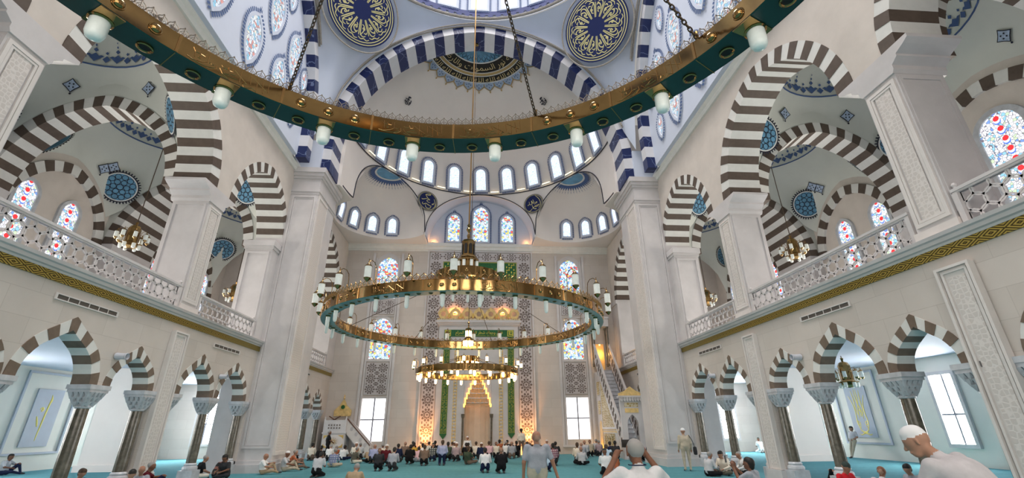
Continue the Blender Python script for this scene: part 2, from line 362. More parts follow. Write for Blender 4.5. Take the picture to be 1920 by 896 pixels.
def gold_band_mat():
    m=mat('gold_band',(.30,.21,.04),.45,metal=.4); nt=m.node_tree; b=nt.nodes['Principled BSDF']
    tc=node(nt,'ShaderNodeTexCoord'); sp=node(nt,'ShaderNodeSeparateXYZ'); nt.links.new(tc.outputs['Object'],sp.inputs[0])
    def tri(src,per,off):
        a=node(nt,'ShaderNodeMath',operation='ADD'); a.inputs[1].default_value=off; nt.links.new(src,a.inputs[0])
        d=node(nt,'ShaderNodeMath',operation='PINGPONG'); d.inputs[1].default_value=per; nt.links.new(a.outputs[0],d.inputs[0]); return d.outputs[0]
    u=tri(sp.outputs['Y'],.27,0); v=tri(sp.outputs['Z'],.11,-5.33)
    sc=node(nt,'ShaderNodeMath',operation='MULTIPLY'); sc.inputs[1].default_value=.5; nt.links.new(u,sc.inputs[0])
    ad=node(nt,'ShaderNodeMath',operation='ADD'); nt.links.new(sc.outputs[0],ad.inputs[0]); nt.links.new(v,ad.inputs[1])
    pp=node(nt,'ShaderNodeMath',operation='PINGPONG'); pp.inputs[1].default_value=.028; nt.links.new(ad.outputs[0],pp.inputs[0])
    g=node(nt,'ShaderNodeMath',operation='GREATER_THAN'); g.inputs[1].default_value=.013; nt.links.new(pp.outputs[0],g.inputs[0])
    mx=node(nt,'ShaderNodeMix',data_type='RGBA'); mx.inputs[6].default_value=(.055,.036,.008,1); mx.inputs[7].default_value=(.46,.34,.07,1)
    nt.links.new(g.outputs[0],mx.inputs[0]); nt.links.new(mx.outputs[2],b.inputs['Base Color'])
gold_band_mat(); mat('wall_cream',(.74,.73,.67),.55,var=.03,scale=1)
side_walls()
# ---- front (qibla) wall with window openings
WX=[(6.6,8.28)]
def qibla():
    holes=[]
    for s in (-1,1):
        x0,x1=sorted((s*6.6,s*8.28)); holes.append([(x0,.96),(x1,.96),(x1,3.81),(x0,3.81)][::-1])
        c=s*7.4; holes.append(([(c-.8,6.58)]+[(c+x,8.75+z) for x,z in arch_pts(.8,.95,14)]+[(c+.8,6.58)])[::-1])
        holes.append(([(c-.8,11.25)]+[(c+x,13.75+z) for x,z in arch_pts(.8,.95,14)]+[(c+.8,11.25)])[::-1])
    # mihrab niche
    holes.append([(-1.0,-.0),(-1.0,3.2),(1.05,3.2),(1.05,0)][::-1] if False else [(-.9,.02),(.95,.02),(.95,3.1),(.6,4.4),(.03,5.4),(-.55,4.4),(-.9,3.1)])
    w=plate([[(-23,0),(23,0),(23,5.0),(W+.4,5.0),(W+.4,16.0),(-W-.4,16.0),(-W-.4,5.0),(-23,5.0)]]+holes,front,35.0,35.5).obj('wall_front','ashlar')
    struct(w,'beige stone front wall behind the prayer niche')
    mb=MB(); mb.box(W,20.5,35,35.5,5,17.5); mb.box(-20.5,-W,35,35.5,5,17.5); mb.obj('gallery_end_wall','stone',w)
    # cornice on top of the front wall
    t=MB(); t.prism([(35.0,15.25),(34.93,15.25),(34.9,15.35),(34.82,15.40),(34.78,15.62),(34.70,15.68),(34.70,15.95),(35.0,15.95)],lambda a,z,d:(d,a,z),-W,W); struct(t.obj(nm('trim'),'stone_pale'),'pale cornice above the front wall')
qibla()
mb=MB(); mb.box(-23,23,-9.4,-9,0,20); struct(mb.obj('wall_rear','stone'),'rear wall of the hall')
# ---- great piers
def great_pier(s,y0,label):
    t=thing('great_pier',label,'pier','great piers under the dome'); d=1 if y0>13 else -1
    # body L plan
    def bx(mb,xa,xb,ya,yb,za,zb): mb.box(min(s*xa,s*xb),max(s*xa,s*xb),min(ya,yb),max(ya,yb),za,zb)
    mb=MB(); bx(mb,9.22,12.1,y0,y0+d*2.9,0.5,14.1); mb.obj('shaft','marble',t)
    mb=MB(); bx(mb,W,12.1,y0,y0-d*.75,5.8,10.6); mb.obj('half_pier','marble',t)
    mb=MB(); bx(mb,W-.05,12.15,y0,y0-d*.8,10.45,10.6); bx(mb,W-.1,12.2,y0,y0-d*.9,10.6,10.9); mb.obj('half_pier_capital','marble',t)
    mb=MB()
    for k,(e,z0,z1) in enumerate(((.03,14.1,14.25),(.08,14.25,14.40),(.02,14.40,15.1),(.10,15.1,15.25),(.18,15.25,15.45),(.26,15.45,15.75))): bx(mb,9.22-e,12.1,y0-d*e,y0+d*(2.9+e),z0,z1)
    mb.obj('capital','marble',t)
    # framed panels on the camera face
    def panel(mb,xa,xb,z0,z1,y,e=.05,b=.10):
        for (a,bb,c,dd) in ((xa+b,xb-b,z0,z0+b),(xa+b,xb-b,z1-b,z1),(xa,xa+b,z0,z1),(xb-b,xb,z0,z1)): bx(mb,a,bb,y,y-d*e,c,dd)
    mb=MB(); panel(mb,9.30,10.60,1.0,14.0,y0); panel(mb,9.42,10.48,1.12,13.88,y0,.03,.05); panel(mb,10.85,12.0,6.0,10.3,y0-d*.75); mb.obj('panel_moulding','marble',t)
    mb=MB(); bx(mb,9.19,9.22,y0+d*.25,y0+d*1.45,.8,14.0); mb.obj('ornate_panel','carved',t)
    mb=MB(); 
    for za,zb in ((.7,.85),(13.95,14.1)): bx(mb,9.16,9.22,y0+d*.2,y0+d*1.5,za,zb)
    for ya in (.1,1.5): bx(mb,9.16,9.22,y0+d*ya,y0+d*(ya+.1),.7,14.1)
    mb.obj('panel_frame','ornate',t)
    mb=MB(); bx(mb,9.1,12.2,y0-d*.12,y0+d*3.0,0,.35); bx(mb,9.15,12.15,y0-d*.06,y0+d*2.95,.35,.5); mb.obj('base','marble',t)
# carved arabesque relief: procedural fine relief
def carved_mat(name,c1,c2,scale):
    m=mat(name,c1,.6); nt=m.node_tree; b=nt.nodes['Principled BSDF']
    tc=node(nt,'ShaderNodeTexCoord'); v=node(nt,'ShaderNodeTexVoronoi',feature='DISTANCE_TO_EDGE'); v.inputs['Scale'].default_value=scale; v.inputs['Randomness'].default_value=.55
    nt.links.new(tc.outputs['Object'],v.inputs['Vector'])
    r=node(nt,'ShaderNodeValToRGB'); r.color_ramp.elements[0].position=.07; r.color_ramp.elements[1].position=.16
    r.color_ramp.elements[0].color=(*c1,1); r.color_ramp.elements[1].color=(*c2,1); nt.links.new(v.outputs['Distance'],r.inputs[0]); nt.links.new(r.outputs[0],b.inputs['Base Color'])
    bp=node(nt,'ShaderNodeBump'); bp.invert=True; bp.inputs['Strength'].default_value=.6; bp.inputs['Distance'].default_value=.03; nt.links.new(r.outputs[0],bp.inputs['Height']); nt.links.new(bp.outputs[0],b.inputs['Normal'])
carved_mat('carved',(.70,.655,.63),(.60,.555,.53),9)
carved_mat('carved_gold',(.70,.62,.45),(.42,.30,.10),7)
for s in (-1,1):
    great_pier(s,23.26,'massive pale marble great pier at the front of the hall, %s side'%SIDE[s])
    great_pier(s,2.64,'massive pale marble great pier beside the camera, %s side'%SIDE[s])
# ---- slim gallery piers
def gallery_pier(s,y0,y1,label):
    t=thing('gallery_pier',label,'pier','slim gallery piers')
    def bx(mb,xa,xb,ya,yb,za,zb): mb.box(min(s*xa,s*xb),max(s*xa,s*xb),ya,yb,za,zb)
    mb=MB(); bx(mb,W+.02,12.1,y0,y1,5.8,10.2); mb.obj('shaft','marble',t)
    mb=MB(); bx(mb,W-.05,12.2,y0-.05,y1+.05,5.8,6.05); mb.obj('base','ornate',t)
    # cap: narrow stepped front/back faces, flaring sideways
    mb=MB(); c=(y0+y1)/2; 
    prof=[(.5,10.2),(.56,10.3),(.56,10.42),(.75,10.55),(.75,10.62),(1.0,10.72),(1.15,10.80),(1.15,10.9)]
    pl=[(c-a,z) for a,z in prof]+[(c+a,z) for a,z in prof[::-1]]
    mb.prism(pl,side(s),W-.04,12.2); mb.obj('capital','marble',t)
    mb=MB(); bx(mb,W-.005,W+.02,y0+.27,y1-.27,6.3,10.1); mb.obj('ornate_panel','carved',t)
    mb=MB()
    for e,b,x in ((.06,.09,.03),(.16,.06,.02)):
        for ya,yb,za,zb in ((y0+e,y0+e+b,6.1+e,10.15-e),(y1-e-b,y1-e,6.1+e,10.15-e),(y0+e+b,y1-e-b,6.1+e,6.1+e+b),(y0+e+b,y1-e-b,10.15-e-b,10.15-e)): bx(mb,W-x,W+.02,ya,yb,za,zb)
    mb.obj('panel_frame','ornate',t)
    mb=MB()
    for ya,yb,sg in ((y0,y0-.03,-1),):
        for xa,xb,za,zb in ((W+.08,W+.16,6.2,10.1),(11.94,12.02,6.2,10.1),(W+.16,11.94,6.2,6.28),(W+.16,11.94,10.02,10.1)): bx(mb,xa,xb,min(ya,yb),max(ya,yb),za,zb)
    mb.obj('panel_moulding','marble',t)
for s in (-1,1):
    gallery_pier(s,8.36,9.34,'slim gallery pier with carved strip nearest the camera, %s side'%SIDE[s])
    gallery_pier(s,16.66,17.65,'slim gallery pier with carved strip between the wide and narrow arches, %s side'%SIDE[s])
    for y0,y1,lb in ((26.32,26.95,'just beyond the great pier'),(33.45,34.99,'in the corner by the front wall')):
        t=tag(empty('half_pier'),'plain marble gallery half pier %s'%lb); t.parent=bpy.data.objects['wall_'+SIDE[s]]
        mb=MB(); mb.box(min(s*W,s*12.1),max(s*W,s*12.1),y0,y1,5.8,10.6); mb.obj('shaft','marble',t)
        mb=MB(); mb.box(min(s*(W-.1),s*12.2),max(s*(W-.1),s*12.2),y0,y1+.1 if y1<34 else y1,10.6,10.9); mb.obj('capital','marble',t)
# ---- ground pilasters under the gallery piers
for s in (-1,1):
    for y0,y1,lb in ((8.38,9.16,'near the picture edge'),(16.6,17.4,'between the arched bays')):
        t=thing('pilaster','flat carved marble pilaster under the gallery %s, %s side'%(lb,SIDE[s]),'pilaster','carved pilasters')
        def bx(mb,xa,xb,ya,yb,za,zb): mb.box(min(s*xa,s*xb),max(s*xa,s*xb),ya,yb,za,zb)
        mb=MB(); bx(mb,W-.10,W-.005,y0+.01,y1-.01,0.36,5.04); mb.obj('slab','ornate',t)
        mb=MB(); bx(mb,W-.115,W-.10,y0+.2,y1-.2,.5,4.8); mb.obj('carved_panel','carved',t)
        mb=MB()
        for e,b,x in ((.0,.06,.17),(.1,.05,.14)):
            for ya,yb,za,zb in ((y0+e,y0+e+b,.36,5.06-e),(y1-e-b,y1-e,.36,5.06-e),(y0+e+b,y1-e-b,5.06-e-b,5.06-e)): bx(mb,W-x,W-.10,ya,yb,za,zb)
        mb.obj('frame','ornate',t)
        mb=MB(); bx(mb,W-.22,W,y0-.05,y1+.05,0,.35); mb.obj('base','marble',t)
# ---- ground columns with stalactite capitals
def make_column():
    t=thing('column','','column','green marble arcade columns')
    mb=MB(); mb.lathe([(.175,.62),(.173,1.2),(.165,2.0),(.155,2.45)],24); mb.obj('shaft','column_stone',t,smooth=True)
    mb=MB(); mb.box(-.27,.27,-.27,.27,0,.38); mb.lathe([(.25,.38),(.265,.43),(.25,.50),(.20,.53),(.22,.58),(.18,.63)],20); mb.obj('base','marble_grey',t)
    mb=MB(); mb.lathe([(.16,2.38),(.19,2.40),(.19,2.44),(.17,2.46)],20)
    for k,(h,z0,z1,n) in enumerate(((.20,2.45,2.56,2),(.24,2.55,2.68,3),(.285,2.66,2.80,4))):
        # tiers of little prisms, stalactite like
        mb.box(-h+.05,h-.05,-h+.05,h-.05,z0,z1)
        for q in range(4):
            for j in range(n):
                u=(-h+(j+.5)*2*h/n); w=h/n*.78; c,sn_=math.cos(q*PI/2),math.sin(q*PI/2)
                vs=[(u-w,h-.06,z0+.03),(u+w,h-.06,z0+.03),(u,h-.02,z0-.035),(u-w,h+.035,z1),(u+w,h+.035,z1),(u-w,h-.06,z1),(u+w,h-.06,z1)]
                mb.add([(x*c-y*sn_,x*sn_+y*c,z) for x,y,z in vs],[(0,2,3),(2,4,3),(2,1,4),(0,3,5),(1,6,4),(3,4,6,5)])
    mb.box(-.30,.30,-.34,.34,2.80,2.88); mb.box(-.32,.32,-.38,.38,2.88,3.0); mb.obj('capital','marble_grey',t)
    return t
proto=make_column(); first=True
COLN={2.85:'against the near great pier',5.62:'in the bay nearest the camera',8.15:'just before the near pilaster',9.28:'just past the near pilaster',11.3:'under the near side of the tall middle arch',14.2:'under the far side of the tall middle arch',16.38:'just before the second pilaster',
 17.63:'just past the second pilaster',20.15:'between the two arches before the great pier',22.95:'against the great pier',26.7:'just beyond the great pier',28.75:'first free column of the far bay',31.65:'second free column of the far bay',33.86:'in the corner by the front wall'}
for s in (-1,1):
    for y in LOWCOL:
        c=proto if first else copy_tree(proto); first=False
        c.location=(s*(W+.22),y,0); c['label']='dark green marble column with grey stalactite capital %s, %s side'%(COLN[y],SIDE[s])
# ---------------------------------------------------------------- gallery vaults
def vault(cx,cy,hx,hy,zx,zy,rx,ry,rz,n=64,m=6,bulge=.12):
    """pendentive surface: walls at +-hx (height zx(dy)) and +-hy (height zy(dx)) up to an elliptic ring"""
    mb=MB(); vs=[]
    for i in range(n):
        q=2*PI*i/n; c,sn_=math.cos(q),math.sin(q)
        k=min(hx/abs(c) if abs(c)>1e-9 else 1e9, hy/abs(sn_) if abs(sn_)>1e-9 else 1e9)
        x,y=c*k,sn_*k
        z=zx(y) if abs(abs(x)-hx)<1e-6 else zy(x)
        if abs(abs(x)-hx)<.02*hx+1e-6 and abs(abs(y)-hy)<.02*hy: z=min(zx(y),zy(x))
        X,Y,Z=rx*c,ry*sn_,rz
        for j in range(m+1):
            t=j/m; b=bulge*math.sin(PI*t)
            vs.append((cx+x+(X-x)*t+b*x*.3,cy+y+(Y-y)*t+b*y*.3,z+(Z-z)*(t+b*(1-t))))
    fs=[(i*(m+1)+j,((i+1)%n)*(m+1)+j,((i+1)%n)*(m+1)+j+1,i*(m+1)+j+1) for i in range(n) for j in range(m)]
    mb.add(vs,fs); return mb
def vault_pt(cx,cy,hx,hy,zx,zy,rx,ry,rz,q,t,bulge=.12):
    c,sn_=math.cos(q),math.sin(q)
    k=min(hx/abs(c) if abs(c)>1e-9 else 1e9, hy/abs(sn_) if abs(sn_)>1e-9 else 1e9); x,y=c*k,sn_*k
    z=zx(y) if abs(abs(x)-hx)<1e-6 else zy(x); X,Y,Z=rx*c,ry*sn_,rz; b=bulge*math.sin(PI*t)
    return Vector((cx+x+(X-x)*t+b*x*.3,cy+y+(Y-y)*t+b*y*.3,z+(Z-z)*(t+b*(1-t))))
# ================================================================= VAULTS AND DOMES
AX=16.05
def disc_frame(p,nrm):
    n=Vector(nrm).normalized(); x=Vector((0,0,1)).cross(n); x=x.normalized() if x.length>1e-4 else Vector((1,0,0)); y=n.cross(x)
    m=Matrix((x,y,n)).transposed().to_4x4(); m.translation=p; return m
def ring2(mb,r0,r1,z,n=40,mi=0,a0=0,a1=2*PI):
    vs=[]; 
    for j in range(n+1):
        q=a0+(a1-a0)*j/n; vs+=[(r0*math.cos(q),r0*math.sin(q),z),(r1*math.cos(q),r1*math.sin(q),z)]
    mb.add(vs,[(2*j,2*j+2,2*j+3,2*j+1) for j in range(n)],mi)
def rosette_mesh(name,r):
    """blue geometric roundel: pale rim, toothed dark fringe, blue field with star lattice lines"""
    mb=MB(); ring2(mb,0,r*.80,.0,40,0); ring2(mb,r*.78,r*.84,.012,40,2); ring2(mb,r*.84,r*.90,.008,40,1)
    for j in range(40):
        q=2*PI*j/40; d=.045
        mb.add([(r*.90*math.cos(q-d),r*.90*math.sin(q-d),.008),(r*.90*math.cos(q+d),r*.90*math.sin(q+d),.008),(r*1.0*math.cos(q+d*.6),r*1.0*math.sin(q+d*.6),.008),(r*1.0*math.cos(q-d*.6),r*1.0*math.sin(q-d*.6),.008)],[(0,1,2,3)],1)
    def line(a,b,w=.016):
        a=Vector((*a,0)); b=Vector((*b,0)); t=(b-a).normalized(); k=Vector((-t.y,t.x,0))*w*r
        mb.add([(a-k+Vector((0,0,.01))),(a+k+Vector((0,0,.01))),(b+k+Vector((0,0,.01))),(b-k+Vector((0,0,.01)))],[(0,1,2,3)],1)
    def circ(cx,cy,rr,n=10):
        p=[(cx+rr*math.cos(2*PI*k/n),cy+rr*math.sin(2*PI*k/n)) for k in range(n)]
        for k in range(n): line(p[k],p[(k+1)%n])
    circ(0,0,r*.16)
    for k in range(6): circ(r*.31*math.cos(k*PI/3),r*.31*math.sin(k*PI/3),r*.145)
    for k in range(12): circ(r*.60*math.cos(k*PI/6+.26),r*.60*math.sin(k*PI/6+.26),r*.15)
    return mb.mesh(name,['tile_blue','line_black','stone_pale'],recalc=False)
def diamond_mesh(name,r):
    mb=MB()
    def lobe(sc,mi,z):
        pl=[]
        for k in range(16):
            q=2*PI*k/16; rr=sc*(1-.36*abs(math.sin(2*q))**.7); pl.append((rr*math.cos(q),rr*math.sin(q),z))
        mb.add(pl,[tuple(range(16))],mi)
    lobe(r,1,.0); lobe(r*.84,0,.006)
    pl=[(r*.14*math.cos(q*PI/3),-r*1.12+r*.14*math.sin(q*PI/3),.004) for q in range(6)]; mb.add(pl,[tuple(range(6))],1)
    for k in range(4):
        q=k*PI/2+PI/4; c=(r*.3*math.cos(q),r*.3*math.sin(q)); mb.add([(c[0]+r*.13*math.cos(a*PI/2),c[1]+r*.13*math.sin(a*PI/2),.010) for a in range(4)],[(0,1,2,3)],1)
    return mb.mesh(name,['tile_pale','line_black'],recalc=False)
ROS=rosette_mesh('roundel',1.0); DIA=diamond_mesh('diamond',.42)
def dome_cap(s,cx,cy,rx,ry,rz,parent,h=2.4):
    mb=MB(); n=48; prof=[(math.cos(e*PI/2/10),math.sin(e*PI/2/10)) for e in range(11)]; vs=[]
    for a,b in prof:
        for j in range(n): q=2*PI*j/n; vs.append((cx+rx*a*math.cos(q),cy+ry*a*math.sin(q),rz+h*b))
    mb.add(vs,[(i*n+j,i*n+(j+1)%n,(i+1)*n+(j+1)%n,(i+1)*n+j) for i in range(10) for j in range(n)])
    mb.obj('cap','plaster_vault',parent,smooth=True)
    # dark base line and floral frieze
    mb=MB(); mb.tube([(cx+rx*.995*math.cos(2*PI*j/n),cy+ry*.995*math.sin(2*PI*j/n),rz+.02) for j in range(n)],.035,6,closed=True)
    def dp(q,e,o=.985): return Vector((cx+rx*o*math.cos(e)*math.cos(q),cy+ry*o*math.cos(e)*math.sin(q),rz+h*o*math.sin(e)+.0))
    N=24
    for j in range(N):
        q=2*PI*j/N; d=2*PI/N
        for (uq,ue,wq,we) in ((0,.16,.26,.085),(.5,.14,.18,.07),(.0,.30,.11,.04),(.0,.38,.05,.025),(.0,.45,.03,.018),(.25,.19,.14,.025),(.75,.19,.14,.025),(.5,.26,.08,.03)):
            qq=q+uq*d; mb.add([dp(qq-wq*d,ue),dp(qq,ue-we),dp(qq+wq*d,ue),dp(qq,ue+we)],[(0,1,2,3)])
    mb.obj('floral_frieze','blue_ink',parent,recalc=False)
VB=[]   # bays: centre y, half y, arch profile, ring
BAYS=[('nearest the camera',5.5,2.80,(2.95,3.4),(2.9,2.5,16.3)),('behind the widest arch',13.0,3.66,(3.7,4.0),(3.4,3.4,16.5)),
      ('behind the narrow arch',20.47,2.82,(2.95,3.4),(2.9,2.5,16.3)),('by the front wall',30.2,3.3,(3.7,4.1),(3.3,3.1,16.4))]
for s in (-1,1):
    sn=SIDE[s]
    for bn,cy,hy,(ao,ho),(rx,ry,rz) in BAYS:
        cx=s*AX; zx=lambda y,ao=ao,ho=ho:10.9+arch_z(ao,ho,y); zy=lambda x:10.9+arch_z(3.9,4.3,x)
        v=vault(cx,cy,3.95,hy,zx,zy,rx,ry,rz).obj('ceiling_gallery_%s_%d'%(sn,int(cy)),'plaster_vault',smooth=True); struct(v,'painted domed vault of the %s gallery %s'%(sn,bn))
        dome_cap(s,cx,cy,rx,ry,rz,v)
        args=(cx,cy,3.95,hy,zx,zy,rx,ry,rz)
        def stick(me,name,q,t,lift=.04,scale=1):
            p=vault_pt(*args,q,t); du=vault_pt(*args,q+.02,t)-p; dv=vault_pt(*args,q,t+.02)-p; n=du.cross(dv).normalized()
            if n.dot(Vector((cx,cy,8))-p)<0: n=-n
            m=disc_frame(p+n*lift,n)@Matrix.Scale(scale,4); o=mkobj(name,me,v,m); return o
        qc=math.atan2(hy,3.95)
        for q in (qc,PI-qc,PI+qc,-qc): stick(ROS,'painted_roundel',q,.42,.34,.92)
        for q in (PI/2-.42,PI/2+.42,-PI/2-.42,-PI/2+.42,.42,-.42,PI-.42,PI+.42): stick(DIA,'painted_diamond',q,.40,.09,.8)
        for q in (qc-.30,): stick(DIA,'painted_diamond',q if s>0 else PI-q,.22,.12,.8)
        # arch on the outer wall
        P=side(s)
        t=tag(empty('outer_arch'),'brown and white arch rim on the outer gallery wall'); t.parent=v
        voussoirs(t,P,ao-.62,ho-.62,ao-.12,ho-.12,max(19,int(ao*6)//2*2+1),10.6,19.86,20.02,BROWN,c=cy)
    # transverse arches
    for y0,y1,nn in ((8.36,9.34,'nearest the camera'),(16.66,17.65,'at the slim pier'),(23.3,26.3,'at the great pier')):
        w=plate([[(12.1,10.9)]+[(AX+x,10.9+z) for x,z in arch_pts(3.8,4.3,28)]+[(20,10.9),(20,17.0),(12.1,17.0)]],lambda a,z,d:(s*a,d,z),y0+.01,y1-.01).obj('wall_cross_%s_%d'%(sn,int(y0)),'plaster_vault'); struct(w,'cross wall over the striped arch in the %s gallery %s'%(sn,nn))
        t=empty('cross_arch'); t.parent=w
        voussoirs(t,lambda a,z,d:(s*a,d,z),3.3,3.75,3.8,4.3,31,10.9,y0-.012,y1+.012,BROWN,c=AX)
        mb=MB(); mb.box(min(s*19.3,s*20),max(s*19.3,s*20),y0,y1,5.6,10.9); mb.obj('respond','marble',w)
# ---------------------------------------------------------------- main arches carrying the dome
NAVY=('navy_marble','voussoir_white')
CXM=-.15
fa=tag(empty('wall_main_arch_front'),'great navy and white arch opening to the semi-dome',None,None,'structure')
def Pf(a,z,d): return (a-.028*max(0,z-16),d,z)
voussoirs(fa,Pf,8.87,9.7,9.47,10.3,45,15.75,23.3,25.0,NAVY,st=1.75,sub=2,proud=.0)
ra=tag(empty('wall_main_arch_rear'),'great navy and white arch behind the camera',None,None,'structure')
voussoirs(ra,Pf,8.87,9.7,9.47,10.3,45,15.75,1.0,2.7,NAVY,st=1.75,sub=2,proud=.0)
for s in (-1,1):
    sa=tag(empty('wall_main_arch_%s'%SIDE[s]),'great navy and white arch around the %s tympanum'%SIDE[s],None,None,'structure')
    Ps=lambda a,z,d:(s*d-.02*max(0,z-16),a,z)
    voussoirs(sa,Ps,8.95,9.7,9.55,10.3,45,15.75,9.75,10.3,NAVY,st=1.75,c=13.0,proud=.0)
    w=plate([[(13+x,15.9+max(0,z-.15)) for x,z in arch_pts(8.97,9.72,50,1.75)]],Ps,10.25,10.5).obj('wall_tympanum_%s'%SIDE[s],'plaster'); struct(w,'pale blue white tympanum wall on the %s, full of leaf shaped windows'%SIDE[s])
    # corner blocks between the arches
    for y,d in ((23.3,1),(2.7,-1)):
        mb=MB(); mb.box(min(s*9.4,s*10.9),max(s*9.4,s*10.9),min(y-d*.15,y+d*1.7),max(y-d*.15,y+d*1.7),15.75,17.7); mb.obj('corner_block','plaster',sa)
# pendentives
hx,hy=9.75,10.3
zfx=lambda y:15.75+arch_z(9.56,10.3,y,1.75); zfy=lambda x:15.75+arch_z(9.48,10.3,x,1.75)
PEND=(CXM-.1,13.0,hx,hy,zfx,zfy,9.72,10.2,28.15)
pv=vault(*PEND,n=128,m=8,bulge=.10).obj('ceiling_pendentives','plaster',smooth=True); struct(pv,'smooth white pendentives between the great arches and the dome')
# dome: drum with window ring, then cap
dm=empty('ceiling_main_dome'); struct(dm,'white main dome with a ring of windows at its foot')
mb=MB(); n=64; vs=[]
prof=[(1.0,28.15),(1.0,28.5),(1.0,31.5)]+[(math.cos(e*PI/2/10),31.5+8.0*math.sin(e*PI/2/10)) for e in range(1,11)]
for a,z in prof:
    for j in range(n): q=2*PI*j/n; vs.append((CXM-.25+9.72*a*math.cos(q),13+10.2*a*math.sin(q),z))
mb.add(vs,[(i*n+j,i*n+(j+1)%n,(i+1)*n+(j+1)%n,(i+1)*n+j) for i in range(len(prof)-1) for j in range(n)]); mb.obj('shell','plaster',dm,smooth=True)
def dpt(q,z,o=1.0): return Vector((CXM-.25+9.72*o*math.cos(q),13+10.2*o*math.sin(q),z))
mb=MB(); n=96
def band(z0,z1,o): 
    vs=[]
    for j in range(n): q=2*PI*j/n; vs+=[dpt(q,z0,o),dpt(q,z1,o)]
    mb.add(vs,[(2*j,2*((j+1)%n),2*((j+1)%n)+1,2*j+1) for j in range(n)])
band(28.62,28.98,.992)
N=110
for j in range(N):
    q=2*PI*j/N; d=.34*2*PI/N
    mb.add([dpt(q-d,28.62,.99),dpt(q+d,28.62,.99),dpt(q+d*1.0,28.5,.99),dpt(q,28.38,.99),dpt(q-d,28.5,.99)],[(0,1,2,3,4)])
mb.obj('navy_frieze','navy_paint',dm,recalc=False)
mb=MB(); mb.tube([dpt(2*PI*j/n,28.2,.985) for j in range(n)],.10,6,closed=True); mb.obj('rope_moulding','line_grey',dm)
# painted rope lines on the pendentives (curved bands that follow the arches)
def band_along(parent,pts,w,matname,name,nrm_to):
    mb=MB(); mb.tube(pts,w,6); mb.obj(name,matname,parent)
for q0,w in ((PI/2,.74),(0,.70),(PI,.70)):
    pts=[]
    for k in range(49):
        q=q0-w+2*w*k/48; p=vault_pt(*PEND,q,.055,.10); pts.append(p+(Vector((0,13,22))-p).normalized()*.12)
    for off in (0,.16):
        mb=MB(); mb.tube([p+(Vector((0,13,p.z+4))-p).normalized()*off for p in pts],.055,6); mb.obj('rope_line','line_grey',pv)
# ---------------------------------------------------------------- semi-dome in front of the niche
OY=25.0; RS=8.76
EX,EY,RE,EZ=7.02,30.27,3.5,16.5
def zlow(th):   # lower edge of the spandrel cylinder
    x,y=RS*math.sin(th),OY+RS*math.cos(th); z=15.95
    if abs(x)<4.36: z=max(z,16.0+4.0*math.sqrt(max(0,1-(x/4.36)**2)))
    d=math.hypot(abs(x)-EX,y-EY)
    if d<RE: z=max(z,EZ+math.sqrt(RE*RE-d*d))
    return min(z,20.0)
sd=empty('ceiling_semidome'); struct(sd,'warm white semi-dome over the prayer niche with a ring of windows')
mb=MB(); n=240; vs=[]; top=[]
for i in range(n+1):
    th=-PI/2+PI*i/n; x,y=RS*math.sin(th),OY+RS*math.cos(th); z=zlow(th)
    vs+=[(x,y,z),(x,y,20.0)]; top.append((x,y,z))
mb.add(vs,[(2*i,2*i+2,2*i+3,2*i+1) for i in range(n)]); mb.obj('spandrels','plaster_warm',sd)
HS=8.6
def sdp(th,e,o=1.0): return Vector((RS*o*math.cos(e)*math.sin(th)-.4*math.sin(e),OY+RS*o*math.cos(e)*math.cos(th),20+HS*o*math.sin(e)))
mb=MB(); n=72; m=20; vs=[sdp(-PI/2+PI*i/n,PI/2*j/m) for i in range(n+1) for j in range(m+1)]
mb.add(vs,[(i*(m+1)+j,(i+1)*(m+1)+j,(i+1)*(m+1)+j+1,i*(m+1)+j+1) for i in range(n) for j in range(m)]); mb.obj('shell','plaster_warm',sd,smooth=True)
# fill between arch soffit and shell at Y=25
pl=[(x,15.75+z) for x,z in arch_pts(8.9,9.72,48,1.75)]; sh=[(RS*1.02*math.cos(PI*i/48),20+HS*1.02*math.sin(PI*i/48)) for i in range(49)]
mb=MB(); vs=[Pf(x,z,25.0) for x,z in pl[::-1]]+[(a,25.0,b) for a,b in sh]; mb.add(vs,[(i,i+1,50+i,49+i) for i in range(48)]); mb.obj('arch_return','plaster_warm',sd)
mb=MB(); mb.box(-11.2,-8.7,24.9,25.1,15.7,21); mb.box(8.7,11.2,24.9,25.1,15.7,21); mb.obj('shoulder','plaster_warm',sd)
# painted dark lines
mb=MB(); mb.tube([(p[0]*.994,OY+(p[1]-OY)*.994,p[2]) for p in top[4:-4]],.035,6); mb.tube([(RS*.994*math.sin(-PI/2+PI*i/120),OY+RS*.994*math.cos(-PI/2+PI*i/120),20.0) for i in range(121)],.04,6)
mb.obj('painted_line','line_black',sd)
mb=MB(); mb.tube([(p[0]*1.008,OY+(p[1]-OY)*1.008,p[2]+.03) for p in top[3:-3]],.10,6); mb.obj('leak_plug','plaster_warm',sd)  # added tube that blocks light leaking through the seam behind the spandrels
# centre recess: barrel to a flat wall with three windows
mb=MB(); vs=[]; k=48; xs=[4.36*math.cos(PI*i/k) for i in range(k+1)]
for i in range(k+1):
    x=-xs[i]; z=16.0+4.0*math.sin(PI*i/k); y=OY+math.sqrt(RS*RS-x*x); vs+=[(x,y-.02,z),(x*.985,35.0,16.0+(z-16.0)*.985)]
mb.add(vs,[(2*i,2*i+2,2*i+3,2*i+1) for i in range(k)]); mb.obj('centre_barrel','plaster',sd,smooth=True)
mb=MB(); mb.box(-4.6,4.6,35.0,35.3,15.9,20.2); mb.obj('centre_wall','plaster',sd)
